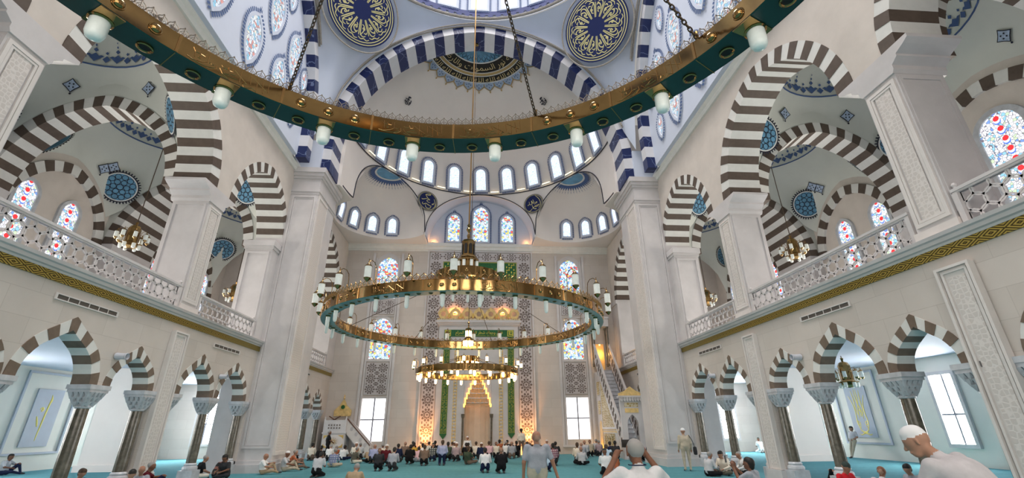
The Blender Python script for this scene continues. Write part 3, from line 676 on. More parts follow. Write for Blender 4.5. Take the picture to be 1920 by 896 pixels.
# exedrae
for s in (-1,1):
    ex=empty('exedra'); ex.parent=sd; phi=math.atan2(EX,EY-OY); D=math.hypot(EX,EY-OY)
    mb=MB(); N_=48; m=14; vs=[]; pm=R_(101.4)
    for i in range(N_+1):
        ps=-pm+2*pm*i/N_; em=PI/2
        if abs(ps)>PI/2: em=math.acos(min(1,2*D*abs(math.cos(ps))/RE))
        th=phi+ps
        for j in range(-1,m+1):
            e=em*max(0,j)/m; r=RE*math.cos(e); z=EZ+RE*math.sin(e) if j>=0 else 15.9
            vs.append((s*(EX+r*math.sin(th)),EY+r*math.cos(th),z))
    q=m+2; mb.add(vs,[(i*q+j,(i+1)*q+j,(i+1)*q+j+1,i*q+j+1) for i in range(N_) for j in range(q-1)]); mb.obj('shell','plaster_warm',ex,smooth=True)
    # blue sun medallion at the crown
    mb=MB()
    def ep(a,e,o=.985): return (s*(EX+RE*o*math.cos(e)*math.sin(a)),EY+RE*o*math.cos(e)*math.cos(a),EZ+RE*o*math.sin(e))
    def sector(e0,e1,mi,o=.985,n=48):
        vs=[]
        for j in range(n+1): a=phi-PI*.56+PI*1.12*j/n; vs+=[ep(a,e0,o),ep(a,e1,o)]
        mb.add(vs,[(2*j,2*j+2,2*j+3,2*j+1) for j in range(n)],mi)
    sector(R_(74),PI/2,0); sector(R_(72),R_(74),2,.98); sector(R_(67),R_(71.5),1,.984)
    for j in range(26):
        a=phi-PI*.56+PI*1.12*(j+.5)/26
        mb.add([ep(a-.05,R_(67)),ep(a+.05,R_(67)),ep(a,R_(61.5))],[(0,1,2)],1); mb.add([ep(a-.012,R_(61)),ep(a+.012,R_(61)),ep(a,R_(57))],[(0,1,2)],1)
    mb.obj('sun_medallion',['tile_blue','blue_ink','stone_pale'],ex,recalc=False)
# ledge plate that carries the exedrae
def exed_pts(s):
    phi=math.atan2(EX,EY-OY); o=[]
    for i in range(25):
        ps=R_(101)*(1-2*i/24); th=phi+ps; o.append((s*(EX+RE*math.sin(th)),EY+RE*math.cos(th)))
    return o   # from the pier end to the V foot
for s in (-1,1):
    e=exed_pts(s); poly=[(s*8.75,25.05),(s*(W+.3),25.05),(s*(W+.3),35.1),(s*4.36,35.1)]+e[::-1]
    plate([poly],lambda a,b,d:(a,b,d),15.80,15.97).obj('ledge','plaster_warm',sd)
# medallion at the crown of the semi-dome
md=empty('crown_medallion'); md.parent=sd
def mp(th,r,o=.99):
    e=math.acos(min(1,r/RS)); v=sdp(th,e,o); return (v.x,v.y,v.z)
mb=MB()
def msec(r0,r1,mi,o=.988,n=56):
    vs=[]
    for j in range(n+1): th=-PI/2+PI*j/n; vs+=[mp(th,r0,o),mp(th,r1,o)]
    mb.add(vs,[(2*j,2*j+2,2*j+3,2*j+1) for j in range(n)],mi)
msec(.02,2.25,0); msec(2.2,2.3,2,.985); msec(2.3,3.05,1); msec(3.05,3.1,2,.985); msec(3.1,3.3,3); msec(3.3,3.36,2,.985); msec(3.36,3.80,1); msec(3.80,3.86,2,.985)
# star lattice on the blue field
for k in range(15):
    th=-PI/2+PI*(k+.5)/15
    for r,dr in ((1.9,.28),(1.35,.28),(.8,.24)):
        dq=PI/15*.9*2.0/ (r+.4)
        pp=[mp(th,r-dr,.983),mp(th+dq*.5,r,.983),mp(th,r+dr,.983),mp(th-dq*.5,r,.983)]
        mb.tube(pp,.022,4,mi=1,closed=True)
# scalloped petals
N_=15
for k in range(-1,N_+1):
    th=-PI/2+PI*(k+.5)/N_; d=PI/N_/2
    if abs(th)>PI/2: continue
    mb.add([mp(th-d,3.86),mp(th+d,3.86),mp(th+d*.95,4.15),mp(th+d*.45,4.32),mp(th,4.45),mp(th-d*.45,4.32),mp(th-d*.95,4.15)],[tuple(range(7))],4)
    mb.tube([mp(th-d,3.95,.984),mp(th-d*.95,4.15,.984),mp(th-d*.45,4.32,.984),mp(th,4.45,.984),mp(th+d*.45,4.32,.984),mp(th+d*.95,4.15,.984)],.04,4,mi=3)
    mb.add([mp(th-.018,4.55),mp(th,4.48),mp(th+.018,4.55),mp(th,4.66)],[(0,1,2,3)],3)
    for a,r in ((-.4,4.05),(.4,4.05),(0,4.2),(0,3.98)): mb.add([mp(th+d*a-.015,r,.983),mp(th+d*a,r-.05,.983),mp(th+d*a+.015,r,.983),mp(th+d*a,r+.05,.983)],[(0,1,2,3)],5)
mb.obj('painted_rings',['tile_blue','dark','stone_pale','gold_ink','tile_pale','blue_ink'],md,recalc=False)
# ================================================================= WINDOWS
def frame_m(p,n,up=(0,0,1)):
    n=Vector(n).normalized(); u=Vector(up); x=u.cross(n).normalized(); y=n.cross(x); m=Matrix((x,y,n)).transposed().to_4x4(); m.translation=Vector(p); return m
def outline(kind,w,h,n=14):
    if kind=='round': a=w/2; return [(-a,0)]+[(x,h-a+z) for x,z in arch_pts(a,a*1.001,n)]+[(a,0)]
    if kind=='point': a=w/2; r=a*1.25; return [(-a,0)]+[(x,h-r+z) for x,z in arch_pts(a,r,n)]+[(a,0)]
    if kind=='leaf':
        a=w/2; top=[(x,h*.62+z) for x,z in arch_pts(a,h*.38,n)]; return top+[(a*.98,h*.5),(a*.80,h*.3),(a*.45,h*.12),(0,0),(-a*.45,h*.12),(-a*.80,h*.3),(-a*.98,h*.5)]
    if kind=='rect': a=w/2; return [(-a,0),(-a,h),(a,h),(a,0)]
def inset(pl,d):
    # offset outward by d using vertex normals
    n=len(pl); area2=sum(pl[i][0]*pl[(i+1)%n][1]-pl[(i+1)%n][0]*pl[i][1] for i in range(n)); sg=1 if area2>0 else -1; o=[]
    for i in range(n):
        p0,p1,p2=Vector(pl[i-1]),Vector(pl[i]),Vector(pl[(i+1)%n]); a=(p1-p0); b=(p2-p1)
        a=a.normalized() if a.length>1e-9 else Vector((1,0)); b=b.normalized() if b.length>1e-9 else a
        na=Vector((a.y,-a.x))*sg; nb=Vector((b.y,-b.x))*sg; v=na+nb; v=v.normalized() if v.length>1e-6 else na
        k=d/max(.45,v.dot(na)); o.append((p1.x+v.x*k,p1.y+v.y*k))
    return o
def resample(pl,step):
    out=[]; n=len(pl); per=[]
    L=0; segs=[]
    for i in range(n):
        a=Vector(pl[i]); b=Vector(pl[(i+1)%n]); l=(b-a).length; segs.append((L,l,a,b)); L+=l
    k=max(6,int(L/step))
    for j in range(k):
        s=L*j/k
        for s0,l,a,b in segs:
            if s0<=s<=s0+l+1e-9 and l>1e-9:
                t=(s-s0)/l; p=a+(b-a)*t; d=(b-a)/l; out.append((p,d)); break
    return out
WM={}
def window_meshes(key,kind,w,h,pane,fw,fm,border=None,bw=.12,tooth=.12,depth=.05,mull=None):
    if key in WM: return WM[key]
    pl=outline(kind,w,h); mb=MB(); mb.add([(x,y,.0) for x,y in pl],[tuple(range(len(pl)))]); me=mb.mesh(key+'_pane',pane,recalc=False)
    uv=me.uv_layers.new(name='UVMap'); 
    for lp in me.loops: c=me.vertices[lp.vertex_index].co; uv.data[lp.index].uv=(c.x,c.y)
    po=inset(pl,fw); n=len(pl); mb=MB()
    vs=[(x,y,-.02) for x,y in pl]+[(x,y,depth) for x,y in pl]+[(x,y,depth) for x,y in po]+[(x,y,-.08) for x,y in po]
    mb.add(vs,[(k*n+i,k*n+(i+1)%n,(k+1)*n+(i+1)%n,(k+1)*n+i) for k in range(3) for i in range(n)])
    fr=mb.mesh(key+'_frame',fm); bd=None; ml=None
    if border:
        mb=MB(); pb=inset(pl,fw+.02)
        area2=sum(pb[i][0]*pb[(i+1)%n][1]-pb[(i+1)%n][0]*pb[i][1] for i in range(n)); sg=1 if area2>0 else -1
        for p,d in resample(pb,tooth):
            nn=Vector((d.y,-d.x))*sg; a=p-d*tooth*.30; b=p+d*tooth*.30
            mb.add([(a.x,a.y,.035),(b.x,b.y,.035),(b.x+nn.x*bw*.8+d.x*tooth*.05,b.y+nn.y*bw*.8+d.y*tooth*.05,.035),(p.x+nn.x*bw,p.y+nn.y*bw,.035),(a.x+nn.x*bw*.8-d.x*tooth*.05,a.y+nn.y*bw*.8-d.y*tooth*.05,.035)],[(0,1,2,3,4)])
        # finial tuft at top
        if kind in('point','leaf'):
            ty=max(y for x,y in pb)
            for dx,hh in ((0,.30),(-.09,.2),(.09,.2)): mb.add([(dx-.05,ty+bw*.6,.036),(dx+.05,ty+bw*.6,.036),(dx,ty+bw*.6+hh*w,.036)],[(0,1,2)])
        bd=mb.mesh(key+'_border',border,recalc=False)
    if mull:
        mb=MB(); 
        for x in mull[0]: mb.box(x-.045,x+.045,0,h,0.01,.06)
        for y in mull[1]: mb.box(-w/2,w/2,y-.045,y+.045,0.012,.055)
        ml=mb.mesh(key+'_mullions','mullion')
    WM[key]=(me,fr,bd,ml); return WM[key]
def put_window(key,p,n,label,up=(0,0,1)):
    me,fr,bd,ml=WM[key]; o=empty(nm('window')); struct(o,label); o.matrix_basis=frame_m(p,n,up)
    mkobj('pane',me,o); mkobj('frame',fr,o)
    if bd: mkobj('painted_border',bd,o)
    if ml: mkobj('mullions',ml,o)
    return o
LR={-1:'left',1:'right'}
window_meshes('drum','round',.80,1.88,'glass_pale',.16,'plaster','blue_ink',.17,.12)
window_meshes('exedra','point',.60,1.22,'glass_pale',.15,'plaster','blue_ink',.14,.10)
window_meshes('centre_tall','point',1.25,3.2,'glass_stained',.15,'plaster','blue_ink',.14,.12)
window_meshes('centre_low','point',.95,2.45,'glass_stained',.14,'plaster','blue_ink',.14,.12)
window_meshes('qibla_stained_low','point',1.58,3.1,'glass_stained',.22,'marble',depth=.16)
window_meshes('qibla_stained_high','point',1.58,3.5,'glass_stained',.30,'marble',depth=.16)
window_meshes('qibla_white','rect',1.68,2.85,'window_white',.10,'plaster',depth=.06,mull=([0.02],[1.42]))
window_meshes('tulip','point',.92,2.9,'glass_tulip',.16,'marble_grey',depth=.06)
window_meshes('tulip_wide','round',1.5,4.0,'glass_tulip',.22,'marble_grey',depth=.06)
window_meshes('leaf_big','leaf',1.15,2.6,'glass_tympanum',.15,'plaster','blue_ink',.20,.16)
window_meshes('leaf_small','leaf',.55,1.25,'glass_tympanum',.12,'plaster','blue_ink',.16,.13)
window_meshes('aisle','rect',1.1,3.0,'window_daylight',.16,'marble',depth=.10,mull=([.08],[1.25]))
window_meshes('dome','round',1.15,2.3,'glass_pale',.16,'plaster','blue_ink',.13,.12)
window_meshes('rear','round',2.4,4.6,'window_rear',.2,'marble',depth=.1,mull=([0],[1.5,3.0]))  # unseen windows added to fill the hall with light from behind
for i,x in enumerate((-8,-4,0,4,8)):
    for j,z in enumerate((2.6,9.0)): put_window('rear',(x,-8.97,z),(0,1,0),'added fill light shaped as a tall window behind the camera, %s row, %s from the left'%(('lower','upper')[j],('first','second','third','fourth','fifth')[i]))
OR5=['centre','first','second','third','fourth','fifth']
for k in range(-5,6):
    th=R_(15.25*k); e=math.asin(.45/HS); p=sdp(th,math.asin(.42/HS),.994); p2=sdp(th,math.asin(2.3/HS),.994); up=(p2-p).normalized(); dz=p2.z-p.z; dr=math.hypot(p2.x,p2.y-OY)-math.hypot(p.x,p.y-OY); n=Vector((-math.sin(th)*dz,-math.cos(th)*dz,dr)).normalized()
    put_window('drum',p+n*.05,n,'pale blue round headed window in the semi-dome ring, %s'%('centre one' if k==0 else '%s to the %s of centre'%(OR5[abs(k)],LR[1 if k>0 else -1])),up)
phi=math.atan2(EX,EY-OY)
for s in (-1,1):
    for j in range(4):
        a=R_(90-(88-26.6*j)); a=R_(2+26.6*j); x,y=EX+RE*.985*math.sin(a),EY+RE*.985*math.cos(a); n=Vector((-s*math.sin(a),-math.cos(a),-.12))
        put_window('exedra',(s*x,y,16.32),n,'small pointed pale window in the %s quarter dome, %s from the centre'%(LR[s],OR5[j+1]),(-s*.14*math.sin(a),-.14*math.cos(a),1))
    put_window('centre_low',(s*2.26,34.93,16.2),(0,-1,0),'lower stained glass window %s of the tall one above the niche wall'%LR[s])
    put_window('qibla_stained_low',(s*7.4,35.12,6.58),(0,-1,0),'lower stained glass window on the %s of the front wall'%LR[s])
    put_window('qibla_stained_high',(s*7.4,35.12,11.25),(0,-1,0),'upper stained glass window on the %s of the front wall'%LR[s])
    put_window('qibla_white',(s*7.44,35.2,.96),(0,-1,0),'bright white four pane window low on the %s of the front wall'%LR[s])
    for y,z,h,key,lb in ((11.75,9.0,0,'tulip','wide bay, near one'),(14.6,9.0,0,'tulip','wide bay, far one'),(18.85,9.2,0,'tulip','narrow bay, near one'),(21.1,9.2,0,'tulip','narrow bay, far one'),(27.4,9.3,0,'tulip','far bay, near one'),(30.2,9.3,0,'tulip','far bay, middle one'),(32.6,9.3,0,'tulip','far bay, far one')):
        if 'wide' in lb:
            if 'far' in lb: continue
            put_window('tulip_wide',(s*19.95,12.9,8.9),(-s,0,0),'wide red tulip stained window of the %s gallery behind the widest arch'%LR[s]); continue
        put_window(key,(s*19.95,y,z),(-s,0,0),'red tulip stained glass window of the %s gallery, %s'%(LR[s],lb))
    TW=[('leaf_big',0,16.6),('leaf_big',2.7,16.6),('leaf_big',-2.7,16.6),('leaf_big',5.4,16.55),('leaf_big',-5.4,16.55),('leaf_small',7.4,16.9),('leaf_small',-7.4,16.9),('leaf_big',1.35,19.8),('leaf_big',-1.35,19.8),('leaf_big',4.1,19.8),('leaf_big',-4.1,19.8),('leaf_big',6.5,19.3),('leaf_big',-6.5,19.3),('leaf_small',8.05,19.6),('leaf_small',-8.05,19.6),('leaf_big',0,22.9),('leaf_big',2.7,22.8),('leaf_big',-2.7,22.8),('leaf_small',5.2,22.7),('leaf_small',-5.2,22.7)]
    for key,dy,z in TW:
        put_window(key,(s*10.22-.02*max(0,z-15),13+dy,z),(-s,0,0),'leaf shaped stained window in the %s tympanum, %s, %s'%(LR[s],'lower row' if z<18 else 'middle row' if z<21 else 'upper row','centre' if dy==0 else '%.0f steps %s centre'%(abs(dy)/1.35+.4,'beyond' if dy>0 else 'before')))
    for y,lb in ((20.65,'beside the framed panel'),(30.2,'far one'),(11.4,'near one')):
        put_window('aisle',(s*21.96,y,.92),(-s,0,0),'tall white daylight window in the %s aisle wall, %s'%(LR[s],lb))
    put_window('aisle',(s*18.75,34.94,.92),(0,-1,0),'white daylight window at the far end of the %s aisle'%LR[s])
put_window('centre_tall',(0,34.93,16.2),(0,-1,0),'tall stained glass window in the middle above the niche wall')
for k in range(28):
    q=2*PI*k/28+PI/2; p=dpt(q,29.15,.99); put_window('dome',p,Vector((CXM-.25,13,29))-p,'pale window in the foot of the main dome, number %d round from the front'%(k+1))
# moving colour wedge light strips at the foot of the semi-dome windows
for k in range(-5,5):
    th=R_(15.25*(k+.5)); t=thing('light_strip','slim warm light strip on the semi-dome ledge, %s %s of the centre'%(OR5[abs(k) if k<0 else k+1],LR[-1 if k<0 else 1]),'light','semi-dome light strips')
    p=Vector((RS*.97*math.sin(th),OY+RS*.97*math.cos(th),20.12)); t.location=p; t.rotation_euler=(0,0,-th)
    mb=MB(); mb.box(-.36,.36,-.04,.04,-.07,-.02); mb.obj('housing','stone_pale',t); mb=MB(); mb.box(-.34,.34,-.05,.05,-.02,.05); mb.obj('tube','strip_lit',t)
# ================================================================= BALUSTRADES
def lattice(L,H,depth=.03,R0=.212,dx=.365):
    mb=MB(); rows=(.04,.36,.68); n=20
    for ri,z in enumerate(rows):
        k=int(L/dx)+1
        for i in range(-1,k+1):
            c=(i+(.5 if ri%2 else 0))*dx; vs=[]
            if c<-.1 or c>L+.1: continue
            for j in range(n):
                q=2*PI*j/n
                for rr in (R0-.019,R0+.019):
                    x=min(L,max(0,c+rr*math.cos(q))); zz=min(H,max(0,z+rr*math.sin(q))); vs+=[(x,-depth/2,zz),(x,depth/2,zz)]
            fs=[]
            for j in range(n):
                a=4*j; b=4*((j+1)%n); fs+=[(a,b,b+2,a+2),(a+1,a+3,b+3,b+1),(a+2,b+2,b+3,a+3),(a,a+1,b+1,b)]
            mb.add(vs,fs)
    return mb
BN={3.62:'nearest the camera',9.41:'long one under the widest arch',17.72:'short one under the narrow arch',27.08:'far one by the front wall'}
for s in (-1,1):
    for y0,y1 in ((3.62,8.29),(9.41,16.59),(17.72,22.4),(27.08,33.42)):
        t=thing('balustrade','white pierced marble gallery balustrade, %s, %s side'%(BN[y0],LR[s]),'balustrade','gallery balustrades',loc=(s*(W+.12),y0,5.8),rz=PI/2)
        L=y1-y0
        mb=MB(); mb.box(0,L,-.09,.09,0,.07); mb.obj('bottom_rail','marble',t)
        mb=MB(); mb.box(0,L,-.10,.10,.83,.90); mb.box(0,L,-.07,.07,.79,.83); mb.obj('top_rail','marble',t)
        for x in (0,L-.12):
            mb=MB(); mb.box(x,x+.12,-.10,.10,.07,.79); mb.obj('end_post','marble',t)
        x=L-.02 if True else 0
        mb=lattice(L-.24,.72); mb.v=[(a+.12,b,c+.07) for a,b,c in mb.v]; mb.obj('lattice_panel','marble',t)
        mb=MB(); mb.lathe([(.0,.90),(.05,.91),(.03,.95),(.06,1.0),(.04,1.05),(0,1.07)],10,c=(L-.06,0,0)); mb.obj('post_knob','marble',t)
# ================================================================= FRONT WALL FURNISHING
def girih(parent,x0,x1,z0,z1,y,cols=('marble_grey','girih_dark'),per=(1.0,1.0),proud=.05,sc=1.):
    P=front; mb=MB(); mb.box(x0,x1,y-proud,y,z0,z1); g=mb.obj('pattern_slab',cols[0],parent)
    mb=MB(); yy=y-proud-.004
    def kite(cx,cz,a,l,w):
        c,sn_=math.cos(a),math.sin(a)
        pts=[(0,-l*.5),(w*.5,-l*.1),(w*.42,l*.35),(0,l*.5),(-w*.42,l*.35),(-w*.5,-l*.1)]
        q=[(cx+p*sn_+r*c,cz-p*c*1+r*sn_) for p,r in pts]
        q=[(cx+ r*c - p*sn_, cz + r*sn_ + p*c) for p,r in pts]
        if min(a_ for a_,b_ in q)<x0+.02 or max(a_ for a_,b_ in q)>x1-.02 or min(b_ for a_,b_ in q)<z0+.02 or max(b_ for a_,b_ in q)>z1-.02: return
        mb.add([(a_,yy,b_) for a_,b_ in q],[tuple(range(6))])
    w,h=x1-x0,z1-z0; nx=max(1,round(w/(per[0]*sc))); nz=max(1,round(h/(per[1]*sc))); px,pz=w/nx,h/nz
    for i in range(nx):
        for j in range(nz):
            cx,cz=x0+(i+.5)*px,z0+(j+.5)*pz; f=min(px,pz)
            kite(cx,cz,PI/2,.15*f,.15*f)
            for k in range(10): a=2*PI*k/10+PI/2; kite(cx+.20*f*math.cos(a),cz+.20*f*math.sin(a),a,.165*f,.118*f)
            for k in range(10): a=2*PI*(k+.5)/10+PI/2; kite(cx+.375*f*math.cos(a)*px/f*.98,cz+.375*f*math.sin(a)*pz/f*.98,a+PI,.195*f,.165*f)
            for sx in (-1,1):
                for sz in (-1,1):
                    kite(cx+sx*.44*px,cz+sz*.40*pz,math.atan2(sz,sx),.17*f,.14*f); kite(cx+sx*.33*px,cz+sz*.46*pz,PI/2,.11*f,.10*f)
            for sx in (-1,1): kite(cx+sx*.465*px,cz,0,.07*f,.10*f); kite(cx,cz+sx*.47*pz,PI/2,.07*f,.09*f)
    tag(mb.obj('recess_shade_inlay',cols[1],parent,recalc=False),None,kind='stuff')  # flat dark inlays, shade of the carved recesses put into colour
mat('niche_marble',(.70,.58,.46),.5,var=.08,scale=2)
mat('girih_dark',(.16,.13,.12),.7,var=.15,scale=3)  # dark tone standing for shade inside recesses and holes
mat('girih_light',(.52,.49,.50),.5,var=.05,scale=3)
GL=('girih_light','girih_dark')
po=thing('niche_surround','patterned marble surround of the prayer niche with gilded crest, centre of the front wall','niche surround')
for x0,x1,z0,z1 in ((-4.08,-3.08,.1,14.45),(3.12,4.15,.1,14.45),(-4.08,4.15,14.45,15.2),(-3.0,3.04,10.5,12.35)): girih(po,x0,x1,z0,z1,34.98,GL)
def fr(mb,x0,x1,z0,z1,b,y0,y1):
    mb.box(x0-b,x0,y0,y1,z0-b,z1+b); mb.box(x1,x1+b,y0,y1,z0-b,z1+b); mb.box(x0,x1,y0,y1,z1,z1+b); 
    mb.box(x0,x1,y0,y1,z0-b,z0)
mb=MB(); fr(mb,-4.15,4.22,.05,15.22,.10,34.84,34.999); fr(mb,-3.0,3.04,12.42,14.38,.06,34.86,34.97); mb.obj('outer_frame','marble',po)
# portal block with crest
pt=po
mb=plate([[(-3.02,0),(3.06,0),(3.06,9.05),(-3.02,9.05)],[(-.98,.02),(-.98,5.75),(1.03,5.75),(1.03,.02)][::-1]],front,34.72,34.94); mb.obj('slab','marble',pt)
mb=MB()
for k,(e,z0,z1) in enumerate(((.06,9.05,9.15),(.14,9.15,9.28),(.22,9.28,9.47))): mb.box(-3.02-e,3.06+e,34.72-e,34.94,z0,z1)
mb.obj('cornice','marble',pt)
cr=empty('crest'); cr.parent=pt
mb=MB(); mb.box(-3.2,3.24,34.66,34.78,9.47,9.62); mb.obj('crest_base','carved_gold',cr)
mbp=MB(); pl=[]
for k in range(13):
    q=PI*k/12; pl.append((.44*math.cos(q)*(1 if k not in (0,12) else .8),.25+.55*math.sin(q)+(.12 if k==6 else 0)))
poly=[(.2,0)]+pl+[(-.2,0)]
hole=[(.2*math.cos(2*PI*j/12),.36+.2*math.sin(2*PI*j/12)) for j in range(12)]
for i in range(7):
    c=-2.75+i*.92; pm=plate([[(c+a,9.62+b) for a,b in poly],[(c+a,9.62+b) for a,b in hole]],front,34.67,34.75); pm.obj('palmette','light_gold_stone',cr)
    if i<6:
        c+=.46; mb=MB(); mb.prism([(c+.12*math.cos(2*PI*j/8),9.84+.2*math.sin(2*PI*j/8)) for j in range(8)],front,34.68,34.74); mb.obj('bud','gold_paint',cr)
# niche itself: half dodecagon with stalactite hood, gold stepped outline
mh=tag(empty('prayer_niche'),'recessed marble prayer niche with glowing gold stepped outline'); mh.parent=po
mb=MB(); vs=[]; N_=7; prof=[(.02,.92),(3.2,.92),(3.25,.98),(3.45,.98),(3.5,.86)]
for z,r in prof:
    for j in range(N_+1): q=PI*j/N_; vs.append((.025+r*math.cos(q),35.0+r*1.15*math.sin(q),z))
mb.add(vs,[(i*(N_+1)+j,i*(N_+1)+j+1,(i+1)*(N_+1)+j+1,(i+1)*(N_+1)+j) for i in range(len(prof)-1) for j in range(N_)]); mb.obj('niche_wall','niche_marble',mh)
for k in range(6):
    z0=3.5+.33*k; r0=.86-.145*k; mb=MB(); n=7+0*k
    for j in range(n):
        q0,q1=PI*j/n,PI*(j+1)/n; qm=(q0+q1)/2; r1=r0-.145
        def p(r,q,z): return (.025+r*math.cos(q),35.0+r*1.15*math.sin(q),z)
        mb.add([p(r0,q0,z0),p(r0,q1,z0),p(max(.0,r1+.06),q1,z0+.3),p(max(.02,r1-.03),qm,z0+.33),p(max(.0,r1+.06),q0,z0+.3),p(r0-.05,qm,z0+.05)],[(0,5,4),(5,1,2),(5,2,3),(5,3,4)])
    mb.obj('stalactite_tier','niche_marble',mh,recalc=False)
# slab with the stepped opening
st=[(-.98,.02),(-.98,3.35)]
steps=[(-.86,3.35),(-.86,3.75),(-.74,3.75),(-.74,4.10),(-.60,4.10),(-.60,4.42),(-.47,4.42),(-.47,4.75),(-.33,4.75),(-.33,5.05),(-.20,5.05),(-.20,5.33),(-.09,5.33),(-.09,5.55)]
left=[(-.92,3.35)]+steps; right=[(-x+.05,z) for x,z in left[::-1]]
open_=[(-.92,.03)]+left+right+[(.97,.03)]
m2=plate([[(-.97,.025),(-.97,5.74),(1.02,5.74),(1.02,.025)],open_],front,34.74,34.9); m2.obj('hood_slab','marble',mh)
mb=MB(); path=[(-.95,3.2)]+left+right+[(1.0,3.2)]; 
for a,b in zip(path[:-1],path[1:]):
    x0,x1=sorted((a[0],b[0])); z0,z1=sorted((a[1],b[1])); mb.box(x0-.03,x1+.03,34.70,34.737,z0-.03,z1+.03)
mb.obj('gold_outline','amber_lit',mh)
for x in (-1.0,1.05):
    mb=MB(); mb.lathe([(.10,.02),(.10,.25),(.07,.3),(.07,2.4),(.10,2.45),(.13,2.6),(.13,2.7)],12,c=(x,34.62,0)); mb.obj('colonnette','column_stone',mh)
# text helper: Arabic presentation forms
F_AR={'ا':'ﺍﺎ','ب':'ﺏﺐﺑﺒ','ح':'ﺡﺢﺣﺤ','ج':'ﺝﺞﺟﺠ','د':'ﺩﺪ','ر':'ﺭﺮ','س':'ﺱﺲﺳﺴ','ش':'ﺵﺶﺷﺸ','ع':'ﻉﻊﻋﻌ','ف':'ﻑﻒﻓﻔ','ق':'ﻕﻖﻗﻘ','ك':'ﻙﻚﻛﻜ','ل':'ﻝﻞﻟﻠ','م':'ﻡﻢﻣﻤ','ن':'ﻥﻦﻧﻨ','ه':'ﻩﻪﻫﻬ','و':'ﻭﻮ','ي':'ﻱﻲﻳﻴ','ض':'ﺽﺾﺿﻀ','ط':'ﻁﻂﻃﻄ','ت':'ﺕﺖﺗﺘ'}
def shape_ar(s):
    out=[]
    for w in s.split(' '):
        o=''
        for i,c in enumerate(w):
            f=F_AR[c]; pj=i>0 and len(F_AR[w[i-1]])==4; nj=i<len(w)-1 and len(f)==4
            o+=((f[3] if pj and nj else f[1] if pj else f[2] if nj else f[0]) if len(f)==4 else (f[1] if pj else f[0]))
        out.append(o[::-1])
    return ' '.join(out[::-1])
TX={}
def text_pts(s):
    """vertices/faces of a line of Arabic, normalised to height 1"""
    if s in TX: return TX[s]
    cu=bpy.data.curves.new('t','FONT'); cu.body=shape_ar(s); cu.resolution_u=2; cu.fill_mode='FRONT'
    o=bpy.data.objects.new('t',cu); COL.objects.link(o); bpy.context.view_layer.update()
    me=bpy.data.meshes.new_from_object(o.evaluated_get(bpy.context.evaluated_depsgraph_get()))
    v=[tuple(x.co) for x in me.vertices]; f=[tuple(p.vertices) for p in me.polygons]; bpy.data.objects.remove(o); bpy.data.curves.remove(cu); bpy.data.meshes.remove(me)
    x0=min(a[0] for a in v); x1=max(a[0] for a in v); y0=min(a[1] for a in v); y1=max(a[1] for a in v)
    TX[s]=([((a-x0)/(y1-y0),(b-y0)/(y1-y0)) for a,b,c in v],f,(x1-x0)/(y1-y0)); return TX[s]
def text_on(mb,s,Pm,L,H,mi=0,stretch=True):
    """map text onto Pm(u,v) with u 0..L, v 0..H"""
    v,f,asp=text_pts(s); mb.add([Pm(a/asp*L,b*H) for a,b in v],f,mi)
VERSE='فول وجهك شطر المسجد الحرام'
KELIME='لا اله الا الله محمد رسول الله'
# green banners: lintel with kufic corners and two hanging sides
gb=thing('green_banner','green banner with gold script framing the prayer niche','banner')
mb=MB(); mb.box(-2.6,2.72,34.66,34.71,8.22,8.74); mb.obj('lintel_cloth','banner_green',gb)
mb=MB(); text_on(mb,VERSE,lambda u,v:(-1.75+u,34.655,8.30+v),3.6,.36); 
for k in range(3): mb.box(-1.75+k*1.2,-1.75+k*1.2+1.1,34.652,34.658,8.29,8.305)
mb.obj('lintel_lettering','banner_gold',gb,recalc=False)
for x in (-2.56,2.22):
    mb=MB(); mb.box(x,x+.46,34.64,34.66,8.25,8.71); mb.obj('kufic_square','banner_gold',gb)
    mb=MB()
    for (a,b,c,d) in (((.06,.12,.05,.40),(.12,.40,.05,.11),(.20,.26,.18,.40),(.32,.38,.18,.40),(.26,.32,.18,.24)) if x>0 else ((.05,.18,.30,.36),(.05,.11,.20,.36),(.12,.20,.18,.24),(.24,.30,.24,.42),(.30,.40,.24,.30),(.36,.42,.30,.42),(.06,.2,.05,.10),(.14,.2,.05,.16),(.26,.4,.06,.12),(.34,.4,.06,.18))): mb.box(x+a,x+b,34.632,34.639,8.25+c,8.25+d)
    mb.obj('kufic_letters','banner_green',gb)
for s,x0 in ((-1,-2.60),(1,2.24)):
    mb=MB(); w=.48; mb.prism([(x0,8.2),(x0,1.35),(x0+w/2,1.05),(x0+w,1.35),(x0+w,8.2)],front,34.66,34.71); mb.obj('side_cloth','banner_green',gb)
    mb=MB(); 
    for k in range(3):
        z0=1.5+k*2.2
        for col in range(3): text_on(mb,VERSE if (k+col)%2 else KELIME,lambda u,v:(x0+.055+.125*col+v,34.652,z0+u if s<0 else z0+2.15-u),2.15,.125)
    fr(mb,x0+.035,x0+w-.035,1.45,8.1,.015,34.650,34.658); mb.obj('side_lettering','banner_gold',gb,recalc=False)
    mb=MB(); 
    for k in range(34): 
        z=.4+k*.22; sg=1 if k%2 else -1; xc=x0+(.98 if s<0 else -.5)
        mb.prism([(xc-.14,z),(xc+.0,z+sg*.0+.11),(xc-.14,z+.22)],front,34.67,34.712); mb.prism([(xc+.14,z),(xc+.0,z+.11),(xc+.14,z+.22)],front,34.67,34.712)
    mb.obj('gold_chevron_strip','light_gold_stone',pt)
